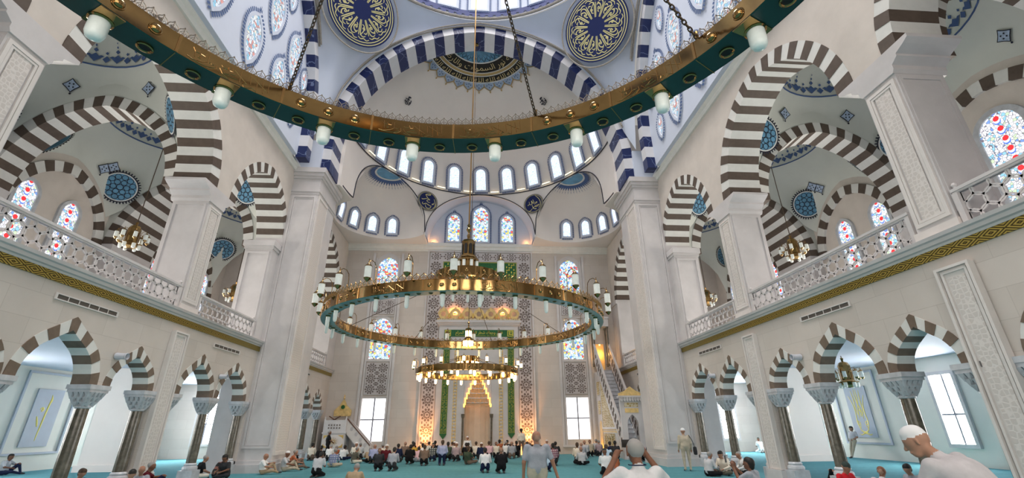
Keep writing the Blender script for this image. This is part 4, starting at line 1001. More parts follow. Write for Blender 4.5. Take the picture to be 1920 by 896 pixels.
# upper green inscription panel
up_=thing('inscription_board','green and gold inscription panel high on the front wall behind the chandelier','panel')
mb=MB(); mb.box(-2.98,3.02,34.90,34.96,12.44,14.36); mb.obj('field','banner_green',up_)
mb=MB(); text_on(mb,KELIME,lambda u,v:(-1.7+u,34.895,13.0+v),3.4,.85); mb.obj('lettering','banner_gold',up_,recalc=False)
mb=MB(); 
for x in (-2.9,2.1):
    for i in range(4):
        for j in range(8):
            if (i*3+j*5)%4<3: mb.box(x+.06+i*.2,x+.06+i*.2+(.15 if (i+j)%2 else .08),34.888,34.899,12.55+j*.22,12.55+j*.22+(.08 if (i+j)%2 else .16))
mb.obj('kufic_blocks','banner_gold',up_)
mb=MB(); fr(mb,-2.94,2.98,12.49,14.31,.03,34.885,34.899); mb.obj('gold_border','banner_gold',up_)
# window bay strips with grilles on the front wall
for s in (-1,1):
    t=thing('window_bay','raised marble strip with pierced geometric grilles around the %s front windows'%LR[s],'surround','front wall window bays')
    c=s*7.42
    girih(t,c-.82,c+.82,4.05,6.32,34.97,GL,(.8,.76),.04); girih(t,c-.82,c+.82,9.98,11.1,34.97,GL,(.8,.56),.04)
    mb=MB(); 
    for x in (c-1.22,c+1.04): mb.box(x,x+.18,34.86,34.999,.6,15.0)
    for x in (c-.98,c+.86): mb.box(x,x+.12,34.92,34.999,.6,14.6)
    for z in (3.86,6.40,9.8,11.14): mb.box(c-.86,c+.86,34.90,34.99,z,z+.06)
    mb.box(c-1.22,c+1.22,34.86,34.999,.45,.6); mb.obj('moulding','marble',t)
# wash lamps on the surround (floor, crest, cornice)
def lamp_pt(loc,power,col,r=.08):
    l=bpy.data.lights.new('amber_wash','POINT'); l.energy=power; l.color=col; l.shadow_soft_size=r; o=bpy.data.objects.new('amber_wash',l); COL.objects.link(o); o.location=loc
for x,z,y,pw,lb in ((-3.6,.06,34.5,260,'on the floor left of the niche'),(3.65,.06,34.5,260,'on the floor right of the niche'),(-1.9,10.1,34.86,26,'behind the crest on the left'),(1.95,10.1,34.86,18,'behind the crest on the right'),(-3.9,16.02,34.80,6,'on the cornice at left'),(3.9,16.02,34.80,6,'on the cornice at right')):
    t=thing('wash_lamp','small amber wash lamp %s'%lb,'lamp','amber wash lamps',loc=(x,y,z)); 
    mb=MB(); mb.box(-.10,.10,-.05,.05,-.06,.0); mb.obj('housing','steel',t); mb=MB(); mb.box(-.09,.09,-.04,.04,.0,.02); mb.obj('lens','amber_spot',t)
    if z<1:
        l=bpy.data.lights.new('amber_uplight','SPOT'); l.energy=900; l.color=(1,.40,.10); l.spot_size=R_(52); l.spot_blend=.8; l.shadow_soft_size=.08
        o=bpy.data.objects.new('amber_uplight',l); COL.objects.link(o); o.location=(x,y-.12,z+.12); o.rotation_euler=(Vector((x,34.96,2.6))-o.location).to_track_quat('-Z','Y').to_euler()
    lamp_pt((x,y-.03,z+.12),pw if z>1 else 60,(1,.40,.10))
# ================================================================= CHANDELIERS
def ring_pt(c,r,a,z): return Vector((c[0]+r*math.sin(a),c[1]+r*math.cos(a),z))
def palmette_mesh(w,h,name,m='gold_dark'):
    mb=MB()
    def tb(p,r=.0035): mb.tube([(x*w,0,z*h) for x,z in p],r*w/.1*.9,4)
    tb([(-.28,0),(-.46,.18),(-.50,.42),(-.36,.66),(-.14,.80),(0,1.05),(.14,.80),(.36,.66),(.50,.42),(.46,.18),(.28,0)],.0065)
    tb([(-.22,0),(-.34,.2),(-.2,.42),(0,.62),(.2,.42),(.34,.2),(.22,0)]); tb([(0,0),(0,.95)]); tb([(-.12,.1),(-.1,.3),(0,.4),(.1,.3),(.12,.1)]); tb([(-.5,0),(.5,0)],.006)
    tb([(-.36,.35),(-.14,.3)]); tb([(.36,.35),(.14,.3)])
    return mb.mesh(name,m)
def lamp_mesh(r,l,glass,gn):
    a=MB(); a.lathe([(r*.5,.06*l),(r*1.05,.05*l),(r*1.22,-.02*l),(r*1.22,-.08*l),(r*1.02,-.12*l),(r*.98,-.10*l)],16)
    b=MB(); b.lathe([(r*.96,-.06*l),(r*.96,-.55*l),(r*.93,-.75*l),(r*.75,-.92*l),(r*.4,-.99*l),(0.001,-1.0*l)],16)
    return a.mesh(gn+'_collar','gold',smooth='auto'),b.mesh(gn+'_glass',glass,smooth=True)
def lantern_mesh(h,glass,nm_):
    r=h*.24; arm=MB(); pts=[(0,-.9*h,-.75*h)]
    pts=[(0,-.75*h,-.75*h),(0,-.75*h,.2*h),(0,-.70*h,.6*h),(0,-.5*h,.85*h),(0,-.25*h,.90*h),(0,-.05*h,.75*h),(0,0,.55*h)]
    arm.tube(pts,h*.028,6); arm.lathe([(.001,.95*h),(.03*h,.9*h),(.02*h,.75*h),(.06*h,.62*h),(r*.7,.52*h),(r*1.05,.42*h),(r*1.05,.38*h)],12)
    arm.lathe([(r*1.0,-.38*h),(r*1.05,-.42*h),(r*.7,-.52*h),(r*.3,-.62*h),(.001,-.68*h)],12)
    g=MB(); g.lathe([(r*.98,.40*h),(r*.98,-.40*h)],12)
    return arm.mesh(nm_+'_arm','gold',smooth='auto'),g.mesh(nm_+'_glass',glass,smooth=True)
def boss_mesh(r):
    mb=MB(); mb.lathe([(r*1.25,0),(r*1.2,.15*r),(r*1.0,.2*r)]+[(r*math.cos(e*PI/12),.2*r+.75*r*math.sin(e*PI/12)) for e in range(0,7)],16); return mb.mesh('boss','gold',smooth='auto')
def downlight_mesh(r):
    mb=MB(); mb.lathe([(r*1.0,0),(r*1.0,-.25*r),(r*.8,-.3*r),(r*.68,-.18*r)],18,mi=0); mb.lathe([(r*.7,-.15*r),(r*.5,-.02*r),(.001,-.01*r)],18,mi=1); return mb.mesh('downlight',['gold','dark'],smooth='auto')
def gold_ring(t,c,ri,ro,zb,h,under,nseg=120,pan=0):
    mb=MB(); n=nseg; vs=[]
    for r,z in ((ri,zb),(ri,zb+h),(ri+.03,zb+h+.03),(ri+.06,zb+h),(ri+.06,zb+.06),(ro-.06,zb+.06),(ro-.06,zb+h),(ro-.03,zb+h+.03),(ro,zb+h),(ro,zb)):
        for j in range(n): vs.append(ring_pt(c,r,2*PI*j/n,z))
    mb.add(vs,[(i*n+j,i*n+(j+1)%n,(i+1)*n+(j+1)%n,(i+1)*n+j) for i in range(9) for j in range(n)]); mb.obj('gold_band','gold',t,smooth='auto')
    mb=MB(); vs=[]
    for r in (ri+.004,ro-.004):
        for j in range(n): vs.append(ring_pt(c,r,2*PI*j/n,zb+.004))
    for r in (ri+.02,ro-.02):
        for j in range(n): vs.append(ring_pt(c,r,2*PI*j/n,zb-.012))
    mb.add(vs,[(2*n+j,2*n+(j+1)%n,3*n+(j+1)%n,3*n+j) for j in range(n)]+[(j,(j+1)%n,2*n+(j+1)%n,2*n+j) for j in range(n)]+[(n+j,n+(j+1)%n,3*n+(j+1)%n,3*n+j) for j in range(n)]); mb.obj('enamel_underside',under,t)
STROKES=[[(975,245),(985,400)],[(905,270),(930,450)],[(845,265),(855,480)],[(790,290),(870,340),(965,395)],[(765,285),(780,420)],[(655,290),(660,480)],[(580,330),(650,380),(740,440),(690,470),(705,420),(745,440)],[(850,475),(800,455),(760,490),(715,510),(700,480)],
 [(555,320),(570,380),(530,390),(515,330),(510,385),(460,390),(440,370)],[(600,410),(550,425),(520,455),(480,470),(560,470),(630,455)],[(430,430),(470,490),(545,520),(490,525),(440,510)],[(390,420),(400,480),(350,530),(300,545)],[(365,440),(345,455),(330,440),(310,455)],[(300,340),(300,450),(250,500),(150,545),(90,540)],[(380,480),(300,530),(220,550),(130,550)],
 [(155,340),(165,490)],[(130,360),(160,410),(200,400),(210,350)],[(265,345),(265,400),(215,400)],[(200,455),(225,440),(220,470),(195,470)]]
def ring_text(t,c,r,a0,da,zb,h,out,rad=.007):
    mb=MB()
    for st in STROKES:
        pts=[]
        for (x0,y0),(x1,y1) in zip(st[:-1],st[1:]):
            for k in range(4): pts.append((x0+(x1-x0)*k/4,y0+(y1-y0)*k/4))
        pts.append(st[-1]); P=[]
        for x,y in pts:
            u=(x-60)/1025; tp=312-.09*(x-60); bt=582-.125*(x-60); v=(bt-y)/(bt-tp)
            a=a0+(u if not out else 1-u)*da; P.append(ring_pt(c,r,a,zb+h*(.04+.92*v)))
        mb.tube(P,rad,4)
    mb.obj('engraved_lettering','gold_dark',t)
def chain(t,p,q,link,rad):
    p,q=Vector(p),Vector(q); L=(q-p).length; n=max(2,int(L/(link*.72))); d=(q-p)/n; z=d.normalized(); x=z.orthogonal().normalized(); y=z.cross(x); mb=MB()
    for i in range(n):
        c=p+d*(i+.5); a=x if i%2 else y
        mb.tube([c+z*(link*.5*math.cos(k*PI/4))+a*(link*.26*math.sin(k*PI/4)) for k in range(8)],rad,4,closed=True)
    mb.obj('chain','iron',t)
# ---- near giant ring
C1=(-.70,2.75); Z1=7.13; RI1,RO1,H1=4.80,5.31,.34; N1=19; A1=R_(11.9); D1=2*PI/N1
t=thing('ring_chandelier','huge gold ring chandelier with dark green underside sweeping across the top, nearest the camera','chandelier')
gold_ring(t,C1,RI1,RO1,Z1,H1,'green_enamel',152)
lm=lamp_mesh(.125,.36,'frost','lampnear'); bm_=boss_mesh(.075); dl=downlight_mesh(.112); pm_=palmette_mesh(.145,.16,'palmette','crest_metal')
rotY=Matrix.Rotation(PI/2,4,'X')
for k in range(N1):
    a=A1+k*D1; p=ring_pt(C1,5.09,a,Z1-.01)
    l=empty('lamp'); l.parent=t; l.location=p; mkobj('collar',lm[0],l); mkobj('glass',lm[1],l)
    # gold mounting plate around the lamp
    mb=MB(); mb.prism([(-.15,-.27),(.15,-.27),(.13,.22),(-.13,.22)],lambda x,y,z:(x,y,z),-.03,-.012); o=mb.obj('lamp_plate','gold',t); o.location=ring_pt(C1,5.07,a,Z1); o.rotation_euler=(0,0,-a)
    for f in (.325,.72):
        mkobj('downlight',dl,t,Matrix.Translation(ring_pt(C1,5.07,a+f*D1,Z1-.012)))
    mb=MB(); mb.box(-.006,.006,-.25,.25,-.02,-.012); o=mb.obj('seam','gold_dark',t); o.location=ring_pt(C1,5.06,a+.5*D1,Z1); o.rotation_euler=(0,0,-a-.5*D1)
    mb=MB(); mb.box(-.02,.02,-.012,.0,.0,H1); o=mb.obj('panel_joint','gold_dark',t); o.location=ring_pt(C1,RI1,a+.5*D1,Z1); o.rotation_euler=(0,0,-a-.5*D1)
    if k%2:
        for f in (-.30,0,.30):
            aa=a+f*D1; n_=Vector((-math.sin(aa),-math.cos(aa),0)); mkobj('boss',bm_,t,disc_frame(ring_pt(C1,RI1-.004,aa,Z1+.17),n_))
            mkobj('boss',bm_,t,disc_frame(ring_pt(C1,RO1+.004,aa,Z1+.17),-n_))
    else:
        ring_text(t,C1,RI1-.003,a-.44*D1,.88*D1,Z1,H1,False); ring_text(t,C1,RO1+.003,a-.44*D1,.88*D1,Z1,H1,True)
NP=206
for k in range(NP):
    a=2*PI*k/NP; o=mkobj('palmette',pm_,t,Matrix.Translation(ring_pt(C1,RI1+.03,a,Z1+H1+.02))@Matrix.Rotation(-a,4,'Z'))
AP=Vector((C1[0],C1[1],10.5))
for k in range(10):
    a=R_(22.4)+k*2*D1 if k<9 else None
    if a is None: break
    p=ring_pt(C1,RI1+.03,a,Z1+H1+.03); chain(t,p,AP,.105,.012)
    mb=MB(); mb.lathe([(.03,0),(.035,.06),(.02,.10),(.03,.14),(.0,.16)],8); mb.obj('chain_post','gold',t).location=p
mb=MB(); mb.lathe([(.0,-.25),(.12,-.15),(.2,0),(.12,.15),(.04,.3),(.035,14.6),(.001,14.65)],12); mb.obj('hanging_rod','gold_dark',t).location=AP
# ---- middle ring chandelier
def big_chandelier(t,c,ri,ro,zb,h,nl,nlan,lamp_r,lamp_l,lan_h,glass,under,inner,lettering=True,palm=0):
    gold_ring(t,c,ri,ro,zb,h,under,96)
    a_,b_=lamp_mesh(lamp_r,lamp_l,glass,t.name+'_lamp'); ar,ga=lantern_mesh(lan_h,glass,t.name+'_lantern'); bo=boss_mesh(h*.17); dw=downlight_mesh(lamp_r*.95); D=2*PI/nl
    for k in range(nl):
        a=(k+.5)*D; l=empty('lamp'); l.parent=t; l.location=ring_pt(c,(ri+ro)/2,a,zb-.012); mkobj('collar',a_,l); mkobj('glass',b_,l)
        for f in (.33,.67): mkobj('downlight',dw,t,Matrix.Translation(ring_pt(c,(ri+ro)/2,a+f*D,zb-.012)))
        for (r,sg) in ((ri-.003,-1),(ro+.003,1)):
            n_=Vector((math.sin(a),math.cos(a),0))*sg
            if k%3==0:
                for f in (-.32,0,.32): aa=a+f*D*1.0; n2=Vector((math.sin(aa),math.cos(aa),0))*sg; mkobj('boss',bo,t,disc_frame(ring_pt(c,r,aa,zb+h*.5),n2))
            elif k%3==1 and lettering: ring_text(t,c,r,a-.1*D,1.15*D,zb,h,sg>0,.011)
            mb=MB(); aa=a+.5*D; o=ring_pt(c,r,aa,zb)
            if k%3!=1: mb.box(-.02,.02,-.012,.012,.0,h); q=mb.obj('panel_joint','gold_dark',t); q.location=o; q.rotation_euler=(0,0,-aa)
    for k in range(nlan):
        a=2*PI*(k+.0)/nlan+.04; l=empty('lantern'); l.parent=t; l.location=ring_pt(c,ro+lan_h*.55,a,zb+h+lan_h*.75); l.rotation_euler=(0,0,-a); mkobj('arm',ar,l); mkobj('glass',ga,l)
    if palm:
        w=2*PI*ro/palm; pmm=MB()
        base=palmette_mesh(w*.95,w*.9,'tmp')
        for k in range(palm):
            a=2*PI*k/palm; o=ring_pt(c,ro-.03,a,zb+h+.02); cs,sn_=math.cos(-a),math.sin(-a)
            pmm.add([(o.x+v.co.x*cs-v.co.y*sn_,o.y+v.co.x*sn_+v.co.y*cs,o.z+v.co.z) for v in base.vertices],[tuple(p.vertices) for p in base.polygons])
        tag(pmm.obj('palmette_crest','gold_dark',t,recalc=False),None,kind='stuff')
    # inner upper ring, tower, cables
    r2,z2,h2,tz0,tz1,tr,fz=inner
    mb=MB(); n=48; vs=[]
    for r,z in ((r2-.18,z2),(r2-.18,z2+h2),(r2-.15,z2+h2),(r2-.15,z2+.04),(r2-.05,z2+.04),(r2-.03,z2+h2),(r2,z2+h2),(r2,z2),(r2-.18,z2)):
        for j in range(n): vs.append(ring_pt(c,r,2*PI*j/n,z))
    mb.add(vs,[(i*n+j,i*n+(j+1)%n,(i+1)*n+(j+1)%n,(i+1)*n+j) for i in range(8) for j in range(n)]); mb.obj('upper_ring','gold',t,smooth='auto')
    for k in range(12):
        a=2*PI*k/12; n_=Vector((math.sin(a),math.cos(a),0)); mkobj('boss',bo,t,disc_frame(ring_pt(c,r2+.003,a,z2+h2*.55),n_))
        l=empty('lamp'); l.parent=t; l.location=ring_pt(c,r2-.09,a,z2); mkobj('collar',a_,l); mkobj('glass',b_,l)
    mb=MB(); 
    for k in range(4): a=PI/4+k*PI/2; mb.tube([ring_pt(c,.02,a,z2+h2*.5),ring_pt(c,r2-.1,a,z2+h2*.5)],.02,6)
    mb.obj('spoke','gold_dark',t)
    mb=MB(); H=tz1-tz0; mb.lathe([(tr*1.25,tz0),(tr*1.3,tz0+H*.05),(tr*1.3,tz0+H*.30),(tr*1.4,tz0+H*.33),(tr*1.35,tz0+H*.38),(tr*1.0,tz0+H*.40),(tr*1.0,tz0+H*.9),(tr*1.08,tz0+H*.93),(tr*.9,tz0+H*.97),(tr*.35,tz1),(tr*.14,tz1+H*.08)],8,c=(c[0],c[1],0)); mb.obj('lantern_tower','gold',t)
    for k in range(8):
        a=2*PI*(k+.5)/8; mb=MB(); pl=outline('point',tr*.5,H*.36); q=frame_m(ring_pt(c,tr*.945,a,tz0+H*.46),(math.sin(a),math.cos(a),0)); mb.add([q@Vector((x,y,.01)) for x,y in pl],[tuple(range(len(pl)))]); mb.obj('tower_window','dark' if glass=='frost' else glass,t,recalc=False)
        l=empty('lamp'); l.parent=t; l.location=ring_pt(c,tr*1.42,a,tz0+H*.24); mkobj('collar',a_,l); mkobj('glass',b_,l)
    mb=MB(); mb.lathe([(tr*.14,tz1),(tr*.3,tz1+(fz-tz1)*.3),(tr*.12,tz1+(fz-tz1)*.5),(tr*.42,tz1+(fz-tz1)*.75),(tr*.10,fz)],12,c=(c[0],c[1],0)); mb.obj('finial','gold',t,smooth='auto')
    for k in range(8):
        a=2*PI*(k+.3)/8; mb=MB(); mb.tube([ring_pt(c,.06,a,z2+h2*1.3),ring_pt(c,ri+.05,a,zb+h)],.014,5); mb.obj('cable','iron',t)
t=thing('tiered_chandelier','gold ring chandelier with unlit frosted lanterns hanging before the front wall','chandelier')
big_chandelier(t,(-.5,19.6),5.40,5.90,5.79,.36,30,26,.075,.46,.50,'frost','teal_enamel',(1.48,7.76,.42,8.55,9.96,.31,10.66),palm=150)
mb=MB(); mb.lathe([(.035,10.66),(.035,36.0)],8,c=(-.5,19.6,0)); mb.obj('rod','gold_dark',t)
mb=MB(); mb.lathe([(.035,10.6),(.10,10.7),(.035,10.8)],8,c=(-.5,19.6,0)); mb.obj('rod_collar','gold',t)
t=thing('lit_chandelier','small lit gold ring chandelier with glowing bulbs in front of the prayer niche','chandelier')
big_chandelier(t,(-.5,24.2),2.35,2.65,4.30,.26,20,16,.065,.27,.27,'bulb_lit','gold_dark',(.62,4.98,.24,5.85,6.75,.16,7.1),lettering=False)
mb=MB(); mb.lathe([(.018,7.1),(.018,27.5)],6,c=(-.5,24.2,0)); mb.obj('rod','iron',t)
mb=MB(); mb.lathe([(.0,-.16),(.13,-.05),(.13,.05),(.05,.12)],12,c=(-.5,24.2,26.95)); mb.obj('ceiling_boss','gold',t)
l=bpy.data.lights.new('lit_chandelier_glow','POINT'); l.energy=90; l.color=(1,.72,.38); l.shadow_soft_size=1.2; o=bpy.data.objects.new('lit_chandelier_glow',l); COL.objects.link(o); o.location=(-.5,24.2,4.0)
# ---- small gallery chandeliers
def small_chandelier(x,y,z,ztop,label,lit=False):
    t=thing('small_chandelier',label,'chandelier','small gallery chandeliers',loc=(x,y,z)); t.scale=(1.3,1.3,1.3); ztop=z+(ztop-z)/1.3
    mb=MB(); mb.lathe([(.0,.75),(.05,.7),(.03,.6),(.14,.55),(.19,.45),(.19,-.05),(.24,-.10),(.22,-.22),(.1,-.3),(.0,-.32)],8); mb.obj('body','gold',t)
    mb=MB(); mb.tube([(0,0,.7),(0,0,ztop-z)],.015,6); mb.obj('rod','iron',t)
    ar,ga=lantern_mesh(.26,'frost','small_lantern'); a_,b_=lamp_mesh(.06,.2,'frost','small_lamp')
    for k in range(8):
        a=2*PI*k/8; l=empty('lantern'); l.parent=t; l.location=(.45*math.sin(a),.45*math.cos(a),.12); l.rotation_euler=(0,0,-a); mkobj('arm',ar,l); mkobj('glass',ga,l)
    for k in range(6):
        a=2*PI*k/6; l=empty('lamp'); l.parent=t; l.location=(.26*math.sin(a),.26*math.cos(a),-.12); mkobj('collar',a_,l); mkobj('glass',b_,l)
for s in (-1,1):
    for y,lb in ((20.3,'behind the narrow arch'),(29.7,'in the far bay')): small_chandelier(s*16.05,y,9.9,18.6,'small gold chandelier with frosted lanterns hanging in the %s gallery %s'%(LR[s],lb))
small_chandelier(17.2,20.6,3.75,4.78,'small gold chandelier hanging under the right aisle ceiling')
# ================================================================= PULPITS, WALL FITTINGS, PAINTED CALLIGRAPHY
def minbar():
    t=thing('minbar','tall white marble pulpit with long steep stair and gilded door crest, right side','pulpit')
    x0,x1=8.78,10.02; y0,y1=28.75,34.2     # stair run
    n=20; z0,z1=.35,6.0
    def zy(y): return z0+(z1-z0)*(y-29.2)/(34.0-29.2)
    mb=MB(); mb.prism([(28.75,0),(34.9,0),(34.9,5.55),(34.0,5.55),(29.25,.35),(28.75,.35)],lambda a,z,d:(d,a,z),x0+.06,x1-.06); mb.obj('body','marble',t)
    for k in range(n):
        y=29.25+k*(34.0-29.25)/n; z=.35+(k+1)*(5.65-.35)/n; mb=MB(); mb.box(x0+.1,x1-.1,y,y+.26,z-.30,z-.02); mb.box(x0+.1,x1-.1,y-.03,y+.26,z-.02,z); mb.obj('step','marble_grey',t)
    # sloped balustrades
    for x in (x0,x1-.10):
        mb=MB(); mb.prism([(28.95,.35),(29.05,.35),(34.25,6.2),(34.25,7.6),(34.1,7.6),(28.95,1.75)],lambda a,z,d:(d,a,z),x+.02,x+.08)
        r=mb.obj('stair_balustrade','marble',t)
        mb=MB()
        for off in (.1,1.30): mb.prism([(28.95,.35+off),(34.25,6.22+off),(34.25,6.34+off),(28.95,.47+off)],lambda a,z,d:(d,a,z),x-.02,x+.12)
        mb.obj('hand_rail','marble',r)
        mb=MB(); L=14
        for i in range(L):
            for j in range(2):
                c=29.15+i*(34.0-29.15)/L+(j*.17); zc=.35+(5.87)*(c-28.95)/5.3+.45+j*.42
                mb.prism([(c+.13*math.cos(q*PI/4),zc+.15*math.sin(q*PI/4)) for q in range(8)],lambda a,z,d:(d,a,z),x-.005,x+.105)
        tag(mb.obj('hole_shade_inlay','girih_dark',r),None,kind='stuff')  # solid dark pieces painting the shade of pierced openings
    # side panels on the face towards the hall centre
    fx=x0+.05
    S=lambda a,z,d:(d,a,z)
    tri=[(30.3,1.75),(33.3,1.75),(33.3,5.0)]
    mb=MB(); mb.prism(tri,S,fx-.03,fx); mb.obj('triangle_panel','carved_gold',t)
    mb=MB(); ti=inset(tri,.12); 
    for a,b in zip(range(3),(1,2,0)): mb.prism([tri[a],tri[b],ti[b],ti[a]],S,fx-.06,fx)
    mb.obj('triangle_frame','marble',t)
    mb=MB(); mb.box(fx-.05,fx,29.9,33.4,1.42,1.52); mb.box(fx-.04,fx,29.7,33.4,1.56,1.62); mb.obj('string_course','light_gold_stone',t)
    for k in range(4):
        c=31.0+k*.62; ou=[(c-.26,.3),(c+.26,.3),(c+.26,1.35),(c-.26,1.35)]
        mb=plate([ou,[(c+x,.45+z) for x,z in ([(-.15,0)]+[(a,.5+b) for a,b in arch_pts(.15,.28,8)]+[(.15,0)])]],S,fx-.06,fx+.01); mb.obj('arched_panel','carved_gold',t)
    for z in (2.6,3.9):
        mb=MB(); mb.box(fx-.05,fx,33.6,34.2,z,z+.9); mb.obj('small_panel','carved_gold',t)
    mb=MB(); pl=[(33.55,.05)]+[(33.9+x,1.7+z) for x,z in arch_pts(.35,.5,10)]+[(34.25,.05)]; mb.prism(pl,S,fx-.03,fx); mb.obj('side_arch','amber_stone',t)
    # door portal
    d=empty('portal'); d.parent=t
    pl=plate([[(x0-.06,0),(x1+.06,0),(x1+.06,3.25),(x0-.06,3.25)],([(x0+.28,.1)]+[((x0+x1)/2+x,1.85+z) for x,z in arch_pts((x1-x0)/2-.28,.6,12)]+[(x1-.28,.1)])],front,28.55,28.75); pl.obj('door_frame','marble',d)
    for z0_,z1_,m_ in ((2.55,2.80,'light_gold_stone'),(2.88,3.12,'carved_gold')):
        mb=MB(); mb.box(x0+.2,x1-.2,28.53,28.55,z0_,z1_); mb.obj('gold_plaque',m_,d)
    mb=MB()
    for k in range(8):
        c=x0-.05+(k+.5)*(x1-x0+.1)/8; mb.prism([(c-.075,3.25),(c,3.18),(c+.075,3.25),(c+.075,3.42),(c-.075,3.42)],front,28.40,28.75)
    mb.box(x0-.16,x1+.16,28.36,28.78,3.42,3.52); mb.obj('stalactite_cornice','marble',d)
    pl=[(x0-.12,3.52),(x1+.12,3.52),(x1+.12,3.66),((x0+x1)/2+.35,3.80),((x0+x1)/2,4.05),((x0+x1)/2-.35,3.80),(x0-.12,3.66)]
    mb=MB(); mb.prism(pl,front,28.44,28.62); mb.obj('gilded_crest','light_gold_stone',d)
    mb=MB(); mb.box(x0-.1,x1+.1,28.45,28.8,0,.12); mb.box(x0+.1,x1-.1,28.2,28.5,0,.1); mb.obj('threshold','marble',d)
    # canopy kiosk at the top
    k_=empty('canopy'); k_.parent=t
    for x in (x0+.08,x1-.08):
        for y in (34.15,34.8):
            mb=MB(); mb.lathe([(.09,6.0),(.09,6.2),(.06,6.25),(.06,8.7),(.10,8.85),(.10,8.95)],10,c=(x,y,0)); mb.obj('canopy_column','column_stone',k_)
    mb=MB(); mb.box(x0-.02,x1+.02,34.05,34.9,8.95,9.55); mb.box(x0-.08,x1+.08,34.0,34.92,9.55,9.7); mb.obj('canopy_box','marble',k_)
    mb=MB(); mb.lathe([(.36,9.7),(.34,10.2),(.26,11.2),(.12,12.3),(.02,12.85),(.0,12.95)],8,c=((x0+x1)/2,34.46,0)); mb.obj('spire','marble',k_)
    mb=MB(); mb.box(x0+.3,x1-.3,34.78,34.86,5.7,7.7); mb.obj('backrest','amber_stone',k_)
    lamp_pt((9.35,34.5,6.9),22,(1,.5,.12)); lamp_pt((8.45,33.9,.5),10,(1,.5,.12))
    mb=MB(); mb.lathe([(.0,-.06),(.06,-.03),(.06,.03),(.0,.06)],8,c=(9.35,34.55,7.6)); mb.obj('canopy_lamp','amber_spot',k_)
minbar()
def kursu():
    t=thing('lecture_pulpit','small white preaching pulpit with gold panel and stair, left of the front windows','pulpit')
    x0,x1=-10.35,-8.85; y0=33.75
    mb=MB(); mb.box(x0,x1,y0,34.95,.0,.95); mb.box(x0,x1,y0,34.95,.95,1.55); mb.box(x0-.05,x1+.05,y0-.05,34.95,1.5,1.6); mb.obj('body','marble',t)
    mb=MB(); mb.box(x0,x1,y0-.02,y0+.08,1.6,2.35); mb.box(x1-.08,x1,y0+.08,34.3,1.6,2.35); mb.box(x0,x0+.08,y0+.08,34.9,1.6,2.35); mb.obj('parapet','marble',t)
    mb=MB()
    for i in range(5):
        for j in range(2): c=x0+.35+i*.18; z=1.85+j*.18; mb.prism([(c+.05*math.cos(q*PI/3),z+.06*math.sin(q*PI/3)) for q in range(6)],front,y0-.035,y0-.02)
    tag(mb.obj('hole_shade_inlay','girih_dark',t),None,kind='stuff')  # dark hexagons laid on where the openings would be in shade
    mb=MB(); mb.box(x0+.08,x1-.08,y0-.012,y0-.002,.62,1.42); mb.obj('gold_field','ornate',t)
    mb=MB(); cx,cz=(x0+x1)/2,1.02
    for k in range(12):
        a=2*PI*k/12; mb.prism([(cx+.08*math.cos(a-.2),cz+.06*math.sin(a-.2)),(cx+.34*math.cos(a),cz+.26*math.sin(a)),(cx+.08*math.cos(a+.2),cz+.06*math.sin(a+.2))],front,y0-.04,y0-.012)
    for sx in (-1,1):
        for sz in (-1,1): 
            a,b=cx+sx*.55,cz+sz*.28; mb.prism([(a-sx*.28,b+sz*.10),(a+sx*.10,b+sz*.10),(a+sx*.10,b-sz*.14),(a,b-sz*.02)],front,y0-.035,y0-.012)
    mb.obj('gold_ornament','gold_paint',t)
    for x in (x0+.05,x1-.05):
        mb=MB(); mb.lathe([(.05,2.35),(.06,2.42),(.03,2.46),(.05,2.52),(.0,2.6)],10,c=(x,y0+.03,0)); mb.obj('finial','marble',t)
    # stair to the right
    mb=MB(); mb.prism([(x1,1.45),(x1,1.7),(-7.3,.12),(-7.3,.0),(-7.55,.0)],front,34.0,34.7); mb.obj('stair','marble',t)
    for k in range(7):
        xx=x1+k*.21; z=1.5-k*.21; mb=MB(); mb.box(xx,xx+.22,34.02,34.68,z-.05,z+.0); mb.obj('step','marble_grey',t)
    for y in (33.92,34.72):
        mb=MB(); mb.prism([(x1,1.5),(x1,2.38),(-7.22,.72),(-7.22,.0),(-7.4,.0)],front,y,y+.06); r=mb.obj('stair_rail','ornate',t)
        mb=MB(); mb.prism([(x1-.02,2.38),(x1-.02,2.47),(-7.18,.80),(-7.18,.71)],front,y-.03,y+.09); mb.obj('rail_cap','wood_brown' if y<34 else 'marble',r)
        mb=MB()
        for k in range(4):
            cx_=x1+.35+k*.33; cz_=1.62-k*.335+.16; mb.prism([(cx_+.11*math.cos(q*PI/4),cz_+.14*math.sin(q*PI/4)) for q in range(8)],front,y-.01,y+.07)
        mb.obj('rail_rosette','girih_light',r)
    # arched gilded backboard on the wall
    pl=[(-9.52+(a+9.4)*.78,2.62+(b-2.55)*.92) for a,b in ((-10.15,2.55),(-8.65,2.55),(-8.62,2.95),(-8.85,3.15),(-9.1,3.35),(-9.25,3.62),(-9.4,3.78),(-9.55,3.62),(-9.7,3.35),(-9.95,3.15),(-10.18,2.95))]
    mb=MB(); mb.prism(pl,front,34.86,34.94); mb.obj('gilded_backboard','light_gold_stone',t)
    mb=MB(); mb.lathe([(.0,.0),(.15,.0),(.15,.03),(.0,.04)],20); q=mb.obj('green_medallion','banner_green',t); q.matrix_basis=disc_frame(Vector((-9.52,34.86,3.22)),(0,-1,0))
    mb=MB(); mb.lathe([(.14,.03),(.17,.03),(.17,.05),(.14,.05)],20); q=mb.obj('medallion_rim','gold_leaf',t); q.matrix_basis=disc_frame(Vector((-9.52,34.86,3.22)),(0,-1,0))
    mb=MB(); mb.lathe([(.04,3.76),(.07,3.84),(.03,3.9),(.05,3.98),(.0,4.1)],8,c=(-9.52,34.9,0)); mb.obj('backboard_finial','light_gold_stone',t)
